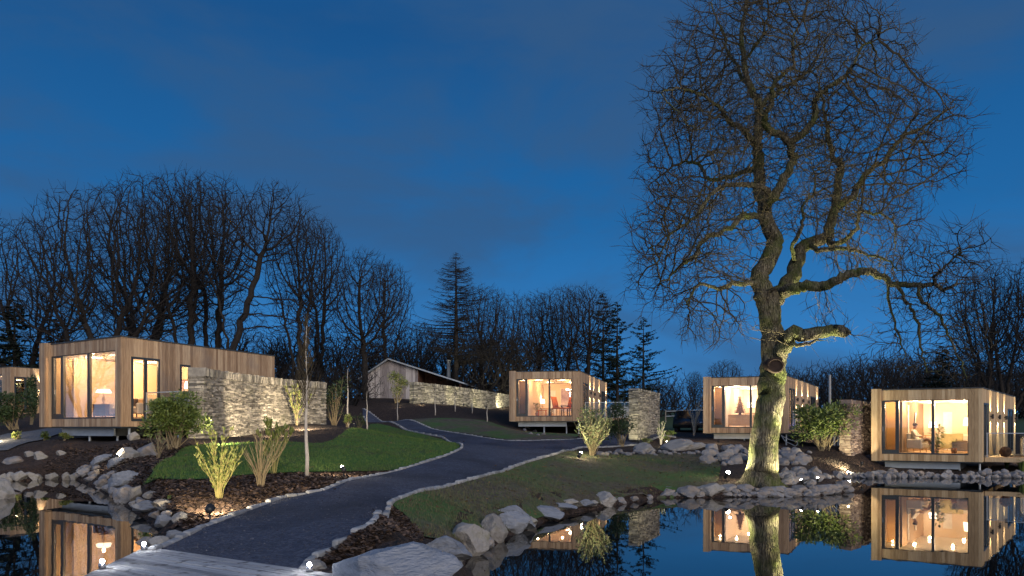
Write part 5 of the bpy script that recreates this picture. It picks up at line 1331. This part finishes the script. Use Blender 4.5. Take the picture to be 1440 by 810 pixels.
def sapling(px, py, top, label, r=3.0, Y=None, leaves=0, leafm='leafY', n=46, first=.38, spread=.16, cat='tree', stemm='birch', name='young_tree'):
    p = surf_at(px, py) if not Y else pt(px, py, Y); s = F / p[1]; H = (py - top) / s; z = gz(p[0], p[1]); rad = r / s
    t = thing(name, label, cat, (p[0], p[1], z)); st, br, lv = MB(), MB(), MB()
    pts = [Vector((math.sin(i * 1.7) * .02, math.cos(i * 2.1) * .02, -.05 if i == 0 else H * i / 8)) for i in range(9)]; st.tube(pts, [rad * (1 - .11 * i) for i in range(9)], 8); st.build('trunk', M[stemm], t, True)
    for i in range(n):
        u = first + (1 - first) * random.random(); q = pts[int(u * 7.99)].lerp(pts[int(u * 7.99) + 1], u * 7.99 % 1); a = random.uniform(0, 6.28); L = H * spread * (1.25 - u) * random.uniform(.7, 1.6)
        d = Vector((math.cos(a) * .45, math.sin(a) * .45, 1)).normalized(); e = q + d * L; m = q.lerp(e, .5) + Vector((d.x, d.y, -.2)) * L * .12; br.tube([q, m, e], [rad * .2, rad * .13, .002], 3)
        for k in range(2): f_ = m + Vector((math.cos(a + 1 - 2 * k) * .4, math.sin(a + 1 - 2 * k) * .4, 1)).normalized() * L * .5; br.tube([m, f_], [rad * .09, .0015], 3)
        for _ in range(leaves): lv.leaf(q.lerp(e, random.random()), (random.uniform(-1, 1), random.uniform(-1, 1), .2), (0, 0, 1), .09, .05)
    br.build('crown', M['oaktwig'], t)
    if leaves: lv.build('foliage', M[leafm], t)
sapling(431, 672, 452, 'young tree with a slim pale trunk in front of the lit curved stone wall', 3.0, n=80, first=.40, spread=.20)
sapling(489, 606, 520, 'slim pale sapling trunk behind the small lamp at the far bend of the path', 1.7, Y=40, n=14, first=.7)
sapling(516, 609, 552, 'short pale sapling right of the small lamp at the far bend of the path', 1.3, Y=42, n=10, first=.75)
wands(418, 606, 38, 66, 16, 'leafy shrub at the right end of the lit curved stone wall', 'leafY', 'stem', 12, .10, Y=33.5)
leafy(470, 606, 40, 70, 900, .10, 'dark tall shrub right of the lit curved stone wall', 'leafD', 'shrub', 14, 8, Y=37.5)
leafy(487, 613, 22, 22, 320, .10, 'small green bush left of the small lamp at the far bend of the path', 'leafA', 'shrub', 8, 5, Y=36)
leafy(505, 604, 18, 24, 260, .10, 'small bush behind the small lamp at the far bend of the path', 'leafD', 'shrub', 8, 5, Y=43)
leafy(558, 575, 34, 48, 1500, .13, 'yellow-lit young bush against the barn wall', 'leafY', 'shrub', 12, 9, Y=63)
for px, py, tp, Y, lb in [(559, 581, 540, 56, 'thin sapling below the yellow-lit bush by the barn'), (612, 581, 536, 56, 'thin sapling with a small crown before the low wall'), (640, 577, 540, 58, 'thin pale sapling at the middle of the low wall'), (664, 577, 545, 58, 'thin pale sapling at the brightest pool of the low wall'), (685, 588, 552, 53, 'thin pale sapling nearest the left post of the cabin with orange chairs')]:
    sapling(px, py, tp, lb, .8, Y=Y, n=18, first=.5, leaves=2, leafm='leafD')
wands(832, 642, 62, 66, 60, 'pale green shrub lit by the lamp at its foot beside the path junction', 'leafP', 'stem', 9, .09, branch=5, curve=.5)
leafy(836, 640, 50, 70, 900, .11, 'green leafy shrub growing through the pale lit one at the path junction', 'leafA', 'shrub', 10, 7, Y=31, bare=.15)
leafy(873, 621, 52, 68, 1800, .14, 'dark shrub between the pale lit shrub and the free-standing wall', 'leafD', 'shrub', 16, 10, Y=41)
leafy(911, 611, 16, 13, 420, .08, 'small round lit bush at the foot of the free-standing wall', 'leafY', 'shrub', 6, 5, Y=41.5)
wands(929, 606, 18, 34, 10, 'pale bare-stemmed plant right of the free-standing wall', 'leafP', 'birch', 6, .12, Y=43, branch=3, r=.02)
leafy(938, 612, 22, 18, 260, .11, 'small green plant around the lamp right of the free-standing wall', 'leafA', 'shrub', 8, 5, Y=43.5)
wands(976, 614, 24, 60, 9, 'slender multi-stemmed young tree before the parked car', 'leafD', 'birch', 0, .05, name='young_tree', Y=52, branch=5, cat='tree', r=.022)
leafy(1158, 633, 88, 74, 4600, .17, 'big bamboo-like shrub between the oak and the reddish stone wall', 'leafA', 'shrub', 30, 14, Y=36.6)
leafy(20, 612, 70, 62, 2600, .16, 'dark shrub below the partly visible cabin at the left edge', 'leafD', 'shrub', 18, 12, Y=40)
leafy(44, 600, 22, 74, 1100, .14, 'narrow dark shrub before the glass door of the cabin at the left edge', 'leafD', 'shrub', 12, 8, Y=44)
leafy(23, 618, 14, 13, 300, .10, 'small round yellowish bush beside the far-left path', 'leafY', 'shrub', 6, 4, Y=35)
leafy(62, 612, 18, 12, 260, .10, 'low green tuft under the left post of the large cabin', 'leafA', 'shrub', 6, 4, Y=34)
leafy(90, 608, 20, 10, 260, .10, 'low green tuft under the steel beam of the large cabin', 'leafY', 'shrub', 6, 4, Y=31.5)
def blades_plant(px, py, w, h, n, label, m, Y=None):
    p = surf_at(px, py) if not Y else pt(px, py, Y); s = F / p[1]; W, H = w / s, h / s; t = thing('grass_plant', label, 'plant', (p[0], p[1], gz(p[0], p[1]))); mb = MB()
    for i in range(n):
        a = random.uniform(0, 6.28); d = Vector((math.cos(a), math.sin(a), 0)); sd = Vector((-d.y, d.x, 0)) * .018; k = random.uniform(.4, 1); q = [Vector((0, 0, 0)) + d * .04, d * W * .22 * k + Vector((0, 0, H * .75)), d * W * .5 * k + Vector((0, 0, H * random.uniform(.5, .95)))]
        mb.add([q[0] - sd, q[0] + sd, q[1] + sd, q[1] - sd, q[2]], [(0, 1, 2, 3), (3, 2, 4)])
    mb.build('leaves', M[m], t)
blades_plant(1437, 668, 40, 26, 60, 'strap-leaved green plant under the deck at the right edge', 'leafA', Y=34.4)
blades_plant(1416, 664, 30, 22, 50, 'dark tufted plant under the deck near the steel post', 'leafD', Y=36)
blades_plant(238, 704, 10, 8, 24, 'small grass tuft between the stones of the left pond row', 'leafA')
wands(222, 657, 34, 40, 14, 'bare twiggy plant trailing below the glossy evergreen shrub', 'leafP', 'stem', 2, .06, Y=23, branch=4)

plant_tree('spread', 'bare_tree', -740, 300, 33.5, 1.0, 'bare tree left of the view, mirrored in the glass of the large left cabin', None, .7)
# ------------------------------------------------------------------ boardwalk in front
def boardwalk():
    Z = .76; t = thing('boardwalk', 'pale weathered plank boardwalk in the bottom left corner', 'boardwalk', (-3.0, 7.0, Z))
    e0, e1 = np.array([-4.42, 9.45]), np.array([-1.72, 7.68]); d = (e1 - e0) / np.linalg.norm(e1 - e0); n = np.array([d[1], -d[0]]); n = n if n[1] < 0 else -n
    mb = MB(); w = .148; left = lambda y: -4.42 + (9.45 - y) * .14; right = lambda y: -1.72 + (7.68 - y) * .10
    for k in range(46):
        o = e0 + n * (w * k); vs = []
        def hit(fn, p):
            lo, hi = -3.0, 9.0
            for _ in range(40):
                m = (lo + hi) / 2; q = p + d * m
                if q[0] < fn(q[1]): lo = m
                else: hi = m
            return p + d * (lo + hi) / 2
        a, b = o + n * .004, o + n * (w - .014); j = random.uniform(-.004, .004)
        c = [hit(left, a), hit(right, a), hit(right, b), hit(left, b)]; e = random.uniform(-.012, .012)
        q0 = [(p[0] - (-3.0) + d[0] * e, p[1] - 7.0 + d[1] * e, -.04) for p in c]; q1 = [(x, y, j) for x, y, _ in q0]; mb.loft([q0, q1])
    ang = math.atan2(d[1], d[0]); t.rotation_euler = (0, 0, ang); rot = lambda v: tuple(Matrix.Rotation(-ang, 4, 'Z') @ Vector(v))
    mb.xf(rot).build('planks', M['deck'], t)
    s = MB()
    for fn, k in ((left, 1), (right, -1)):
        y0, y1 = (9.3, 2.5) if k == 1 else (7.6, 2.5); P_ = [(fn(y) + 3.0 + .10 * k, y - 7.0) for y in (y0, y1)]
        s.loft([[(P_[0][0] - .04, P_[0][1], -.24), (P_[0][0] + .04, P_[0][1], -.24), (P_[0][0] + .04, P_[0][1], -.045), (P_[0][0] - .04, P_[0][1], -.045)], [(P_[1][0] - .04, P_[1][1], -.24), (P_[1][0] + .04, P_[1][1], -.24), (P_[1][0] + .04, P_[1][1], -.045), (P_[1][0] - .04, P_[1][1], -.045)]])
    s.xf(rot).build('joist', M['postwood'], t)
    for y in (8.9, 6.5, 4.0):
        for x in (left(y) + .14,): MB().box((x + 3 - .05, y - 7 - .05, -1.4), (x + 3 + .05, y - 7 + .05, -.242)).xf(rot).build('post', M['postwood'], t)
boardwalk()

# ------------------------------------------------------------------ garden lamps
def spot(px, py, label, aim=None, energy=60, cone=75, color=WARM2, Y=None, lift=.0, point=0.0, lens='lens', k=1.0, z=None, pr=None):
    p = (pt(px, py, Y) if Y else surf_at(px, py)); g = gz(p[0], p[1]) if z is None else z
    t = thing('garden_spotlight', label, 'lamp', (p[0], p[1], g), 0, 'garden spotlights')
    a = Vector((0, -.4, .9)) if aim is None else Vector(aim) - Vector((p[0], p[1], g + .2))
    q = a.to_track_quat('Z', 'Y').to_matrix().to_4x4(); c = Vector((0, 0, .20)); mt = Matrix.Translation(c) @ q
    MB().lathe([(.008, -.12), (.014, .13)], n=8).build('stake', M['black'], t, True)
    MB().lathe([(.030 * k, -.09 * k), (.052 * k, -.07 * k), (.055 * k, .05 * k), (.062 * k, .055 * k), (.062 * k, .075 * k), (.050 * k, .072 * k)], n=14).xf(lambda v: mt @ Vector(v)).build('housing', M['black'], t, True)
    MB().ball((0, 0, (.10 if point else .078) * k), .050 * k, 12, 8, (1, 1, 1 if point else .55)).xf(lambda v: mt @ Vector(v)).build('lens', M[lens], t, True)
    dn = a.normalized()
    if energy: lamp('spotlight_lamp', 'SPOT', energy, color, t, c + dn * .18 * k, a, .03, cone, .45)
    if point: lamp('spill_lamp', 'POINT', point, color, t, c + dn * .2 + Vector((0, -.05, .12)), size=.03)
    return t
P_ = lambda px, py, Y: tuple(pt(px, py, Y))
spot(295, 735, 'black spotlight in the near bark bed seen from behind', P_(360, 600, 25), 420, 74, WARM2, k=1.15)
spot(483, 672, 'small starlike lamp beside the kerb in the near bark bed', P_(431, 560, 22), 120, 70, WARM2, point=16)
spot(163, 652, 'small starlike lamp among the rocks under the green shrub', P_(230, 590, 26), 260, 90, WARM2, point=12)
spot(498, 603, 'starlike lamp at the far bend of the path', P_(500, 540, 46), 60, 80, WARM2, Y=38, point=14)
spot(815, 634, 'bright starlike lamp at the foot of the pale shrub by the path junction', P_(836, 605, 29.6), 150, 105, GREENW, Y=28.2, point=8, k=1.25)
spot(1021, 676, 'brightest starlike lamp on the turf left of the oak trunk', P_(1066, 600, 26.4), 420, 125, GREENW, Y=26.6, point=14, k=1.25)
spot(1128, 690, 'lamp on the low stones just right of the oak trunk', P_(1092, 600, 26.0), 300, 120, GREENW, Y=25.5, k=.8)
spot(1150, 690, 'second lamp on the low stones right of the oak trunk', P_(1092, 300, 26.0), 3000, 66, GREENW, Y=25.6, k=.7, z=.3)
spot(1194, 631, 'starlike lamp before the reddish stone wall', P_(1165, 595, 36), 300, 110, GREENW, Y=34.5, point=12)
spot(1195, 686, 'tiny lamp at the water edge right of the oak peninsula', P_(1090, 420, 26.3), 500, 60, GREENW, Y=27.2, z=.04, point=1, k=.8)
spot(938, 609, 'small lamp right of the free-standing wall', P_(925, 580, 44.5), 60, 90, GREENW, Y=41.5, point=8)
spot(-6, 596, 'strong lamp at the left edge beside the far-left path', P_(60, 560, 42), 160, 100, WARM2, Y=34, point=16, k=1.3)
for px, Y, ax, e, lb in [(310, 25.4, 320, 230, 'low lamp at the left foot of the lit curved stone wall'), (385, 28.9, 385, 420, 'low lamp at the middle foot of the lit curved stone wall'), (430, 31.5, 425, 460, 'low lamp at the right foot of the lit curved stone wall')]:
    p = pt(px, 612, Y); spot(px, 612, lb, P_(ax, 565, Y + 3.0), e, 125, WARM2, Y=Y)
for px, Y, e in [(592, 59.5, 120), (622, 60.5, 130), (652, 62.5, 260), (684, 65.5, 260), (706, 70, 300)]:
    spot(px, 572, 'low lamp washing the long low stone wall in front of the barn', P_(px + 1, 548, Y + 4), e, 85, GREENW, Y=Y)
spot(560, 578, 'lamp lighting the yellow bush by the barn', P_(560, 550, 63), 90, 60, GREENW, Y=59.5)
spot(898, 612, 'lamp washing the face of the free-standing stone wall', P_(900, 580, 44), 150, 80, GREENW, Y=41.6)
spot(1212, 634, 'lamp grazing the right edge of the reddish stone wall', P_(1221, 590, 38), 110, 50, WARM2, Y=35.3)
spot(1010, 634, 'lamp lighting the ground by the left post of the cabin behind the oak', P_(1000, 618, 46.5), 60, 110, WARM, Y=43.0)
def deck_light(x, y, label, e):
    t = thing('deck_light', label, 'lamp', (x, y, .76), 0, 'boardwalk lights')
    MB().lathe([(.035, 0), (.035, .05), (.03, .055)], n=12).build('housing', M['chrome'], t, True); MB().ball((0, 0, .075), .022, 10, 8).build('lens', M['lens_w'], t, True)
    lamp('deck_lamp', 'POINT', e, (.95, .96, 1.0), t, (0, 0, .16), size=.02)
deck_light(-4.32, 9.18, 'bright little lamp at the far left corner of the boardwalk', 1.2); deck_light(-4.18, 7.98, 'bright little lamp on the left edge of the boardwalk nearest the viewer', 1); deck_light(-2.02, 7.80, 'bright little lamp at the right edge of the boardwalk by the path', 1.2)

# ------------------------------------------------------------------ parked car, field fence, pole, hose
def car():
    Y = 60.0; p = pt(977, 607, Y); z = gz(p[0], Y); t = thing('parked_car', 'dark parked car seen from the front beyond the boulders', 'car', (p[0], Y, z), R(16))
    prof = [(-2.15, .45, .62), (-2.1, .62, .78), (-1.1, .70, .98), (-.75, .75, 1.02), (.2, .78, 1.06), (1.9, .74, 1.04), (2.15, .62, .9), (2.2, .48, .6)]
    rings = []
    for y, w, zt in prof: w *= 1.18; rings.append([(-w, y, .32), (-w * 1.02, y, .6), (-w * .93, y, zt), (0, y, zt + .03), (w * .93, y, zt), (w * 1.02, y, .6), (w, y, .32)])
    MB().loft(rings).build('body', M['carpaint'], t, True)
    rings = [[(-w, y, z0), (-w * k, y + dy, z1), (w * k, y + dy, z1), (w, y, z0)] for y, dy, w, k, z0, z1 in ((-.95, .55, .82, .84, .98, 1.50), (-.3, .05, .84, .82, 1.02, 1.62), (1.2, 0, .84, .82, 1.04, 1.64), (1.95, -.25, .82, .82, 1.02, 1.56))]
    c = MB().loft(rings).build('glasshouse', M['carglass'], t); MB().loft([[(-.66, -.25, 1.625), (.66, -.25, 1.625), (.66, -.25, 1.66), (-.66, -.25, 1.66)], [(-.68, 1.7, 1.62), (.68, 1.7, 1.62), (.68, 1.7, 1.67), (-.68, 1.7, 1.67)]]).build('roof', M['carpaint'], t)
    MB().box((-.42, -2.17, .55), (.42, -2.10, .72)).build('grille', M['black'], t); MB().bbox((-.78, -2.22, .32), (.78, -2.05, .48), .04).build('bumper', M['carpaint'], t); MB().box((-.26, -2.235, .38), (.26, -2.222, .47)).build('number_plate', M['white'], t)
    for s in (-1, 1):
        MB().ball((s * .60, -2.07, .70), .13, 12, 8, (1.25, .5, .7)).build('headlight', M['chrome'], t, True)
        MB().bbox((s * .95 - .1, -.75, 1.0), (s * .95 + .1, -.6, 1.14), .03).build('wing_mirror', M['carpaint'], t)
        for y in (-1.35, 1.35):
            w = link('wheel', None, t); 
            o = MB().lathe([(.20, -.1), (.33, -.1), (.35, 0), (.33, .1), (.20, .1)], n=22).xf(lambda v: (v[2] + s * .78, v[1] + y, v[0] + .35)).build('tyre', M['rubber'], w, True); MB().lathe([(.02, .02), (.2, .0), (.205, .09), (.02, .075)], n=16).xf(lambda v: (s * (abs(v[2])) + s * .78, v[1] + y, v[0] + .35)).build('rim', M['chrome'], w, True)
car()
def fence():
    A, Bq = pt(936, 578, 78), pt(1030, 578, 84); t = thing('field_fence', 'two-rail field fence beyond the parked car', 'fence', (A[0], A[1], gz(A[0], A[1])), 0); d = Bq - A; n_ = 4; m = MB(); q = []
    for i in range(n_ + 1):
        x, y = A[0] + d[0] * i / n_, A[1] + d[1] * i / n_; zz = gz(x, y) - t.location.z; q.append((x - A[0], y - A[1], zz)); MB().box((x - A[0] - .05, y - A[1] - .05, zz - .3), (x - A[0] + .05, y - A[1] + .05, zz + 1.25)).build('post', M['postwood'], t)
    for h_ in (.6, 1.1): MB().tube([(a_, b_ - .08, c_ + h_) for a_, b_, c_ in q], .035, 5).build('rail', M['steel'], t)
fence()
_pp = pt(1167, 560, 70); _t = thing('utility_pole', 'plain wooden pole behind the bamboo-like shrub', 'pole', (_pp[0], 70, gz(_pp[0], 70)))
_top = CAMZ - (528 - HZ) * 70 / F - _t.location.z; MB().lathe([(.14, -.3), (.10, _top)], n=10).build('shaft', M['birch'], _t, True); MB().lathe([(.115, _top), (.10, _top + .06)], n=10).build('cap', M['steel'], _t, True)
_h = surf_at(1103, 640); _hp = [P_(1099, 612, 40), P_(1104, 620, 39.6), P_(1112, 624, 39.4), P_(1119, 627, 39.2), P_(1121, 622, 39.3), P_(1110, 618, 39.5), P_(1101, 614, 39.8)]
tag(MB().tube([tuple(q) for q in smooth_poly(np.array(_hp), 5, False)], .025, 6).build('garden_hose', M['birch'], None, True), 'pale looped hose hanging under the cabin just right of the oak trunk', 'hose')

# ------------------------------------------------------------------ dusk sky and light
w = bpy.data.worlds.new('World'); sc.world = w; w.use_nodes = True; nt = w.node_tree; nt.nodes.clear(); N, L = nt.nodes.new, nt.links.new
out = N('ShaderNodeOutputWorld'); bg = N('ShaderNodeBackground'); L(bg.outputs[0], out.inputs[0])
tc = N('ShaderNodeTexCoord'); sp = N('ShaderNodeSeparateXYZ'); L(tc.outputs['Generated'], sp.inputs[0])
def ramp(els, src):
    r = N('ShaderNodeValToRGB'); e = r.color_ramp.elements
    while len(e) < len(els): e.new(.5)
    for i, (p_, c_) in enumerate(els): e[i].position = p_; e[i].color = (*c_, 1)
    L(src, r.inputs[0]); return r.outputs[0]
mr = N('ShaderNodeMapRange'); mr.inputs[1].default_value = 0; mr.inputs[2].default_value = 1; L(sp.outputs['Z'], mr.inputs[0])
front = ramp([(0, (.034, .150, .35)), (.10, (.022, .126, .32)), (.25, (.009, .082, .228)), (.45, (.006, .052, .158)), (1, (.008, .05, .15))], mr.outputs[0])
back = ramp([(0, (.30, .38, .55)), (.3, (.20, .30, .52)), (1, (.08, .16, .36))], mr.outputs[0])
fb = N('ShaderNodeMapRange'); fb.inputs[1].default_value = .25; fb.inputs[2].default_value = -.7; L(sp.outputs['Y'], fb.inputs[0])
fx = N('ShaderNodeMapRange'); fx.inputs[1].default_value = -.62; fx.inputs[2].default_value = -.9; L(sp.outputs['X'], fx.inputs[0])  # pale glow added to the sky out of view at left, for glass reflections
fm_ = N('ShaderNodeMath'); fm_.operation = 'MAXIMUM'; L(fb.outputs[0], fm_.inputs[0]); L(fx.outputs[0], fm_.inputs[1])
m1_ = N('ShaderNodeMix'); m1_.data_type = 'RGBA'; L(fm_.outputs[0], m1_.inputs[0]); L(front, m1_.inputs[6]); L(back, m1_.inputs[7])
# soft cloud banks
mp = N('ShaderNodeMapping'); mp.inputs['Scale'].default_value = (1.5, 1.5, 4.2); mp.inputs['Location'].default_value = (.35, .2, .1); L(tc.outputs['Generated'], mp.inputs[0])
cn = N('ShaderNodeTexNoise'); cn.inputs['Scale'].default_value = 1.5; cn.inputs['Detail'].default_value = 6; cn.inputs['Roughness'].default_value = .55; cn.inputs['Distortion'].default_value = .3; L(mp.outputs[0], cn.inputs['Vector'])
cm = N('ShaderNodeMapRange'); cm.interpolation_type = 'SMOOTHSTEP'; cm.inputs[1].default_value = .42; cm.inputs[2].default_value = .64; cm.inputs[4].default_value = .7; L(cn.outputs['Fac'], cm.inputs[0])
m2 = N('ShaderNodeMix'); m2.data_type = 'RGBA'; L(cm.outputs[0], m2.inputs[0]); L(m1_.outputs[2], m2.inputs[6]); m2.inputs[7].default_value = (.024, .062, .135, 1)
# a little of the physical sky, sun well below the horizon behind the camera
sky = N('ShaderNodeTexSky'); sky.sky_type = 'NISHITA'; sky.sun_disc = False; sky.sun_elevation = R(-4); sky.sun_rotation = R(200)
sk = N('ShaderNodeMix'); sk.data_type = 'RGBA'; sk.blend_type = 'ADD'; sk.inputs[0].default_value = .02; L(m2.outputs[2], sk.inputs[6]); L(sky.outputs[0], sk.inputs[7])
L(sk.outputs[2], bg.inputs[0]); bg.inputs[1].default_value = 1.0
sun = bpy.data.lights.new('sun', 'SUN'); sun.energy = 1.4; sun.angle = R(40); sun.color = (1.0, .86, .72)
so = bpy.data.objects.new('sun', sun); so.rotation_euler = (R(74), 0, R(28)); col.objects.link(so)

sc.view_settings.view_transform = 'Standard'; sc.view_settings.look = 'None'; sc.view_settings.exposure = 0.72; sc.view_settings.gamma = 1.0
try: sc.view_settings.use_curve_mapping = False
except Exception: pass
sc.render.engine = 'CYCLES'
cy = sc.cycles; cy.use_denoising = True; cy.max_bounces = 8; cy.diffuse_bounces = 3; cy.glossy_bounces = 4; cy.transparent_max_bounces = 12; cy.sample_clamp_indirect = 4; cy.caustics_reflective = False; cy.caustics_refractive = False; cy.use_light_tree = True
try: cy.denoiser = 'OPENIMAGEDENOISE'
except Exception: pass
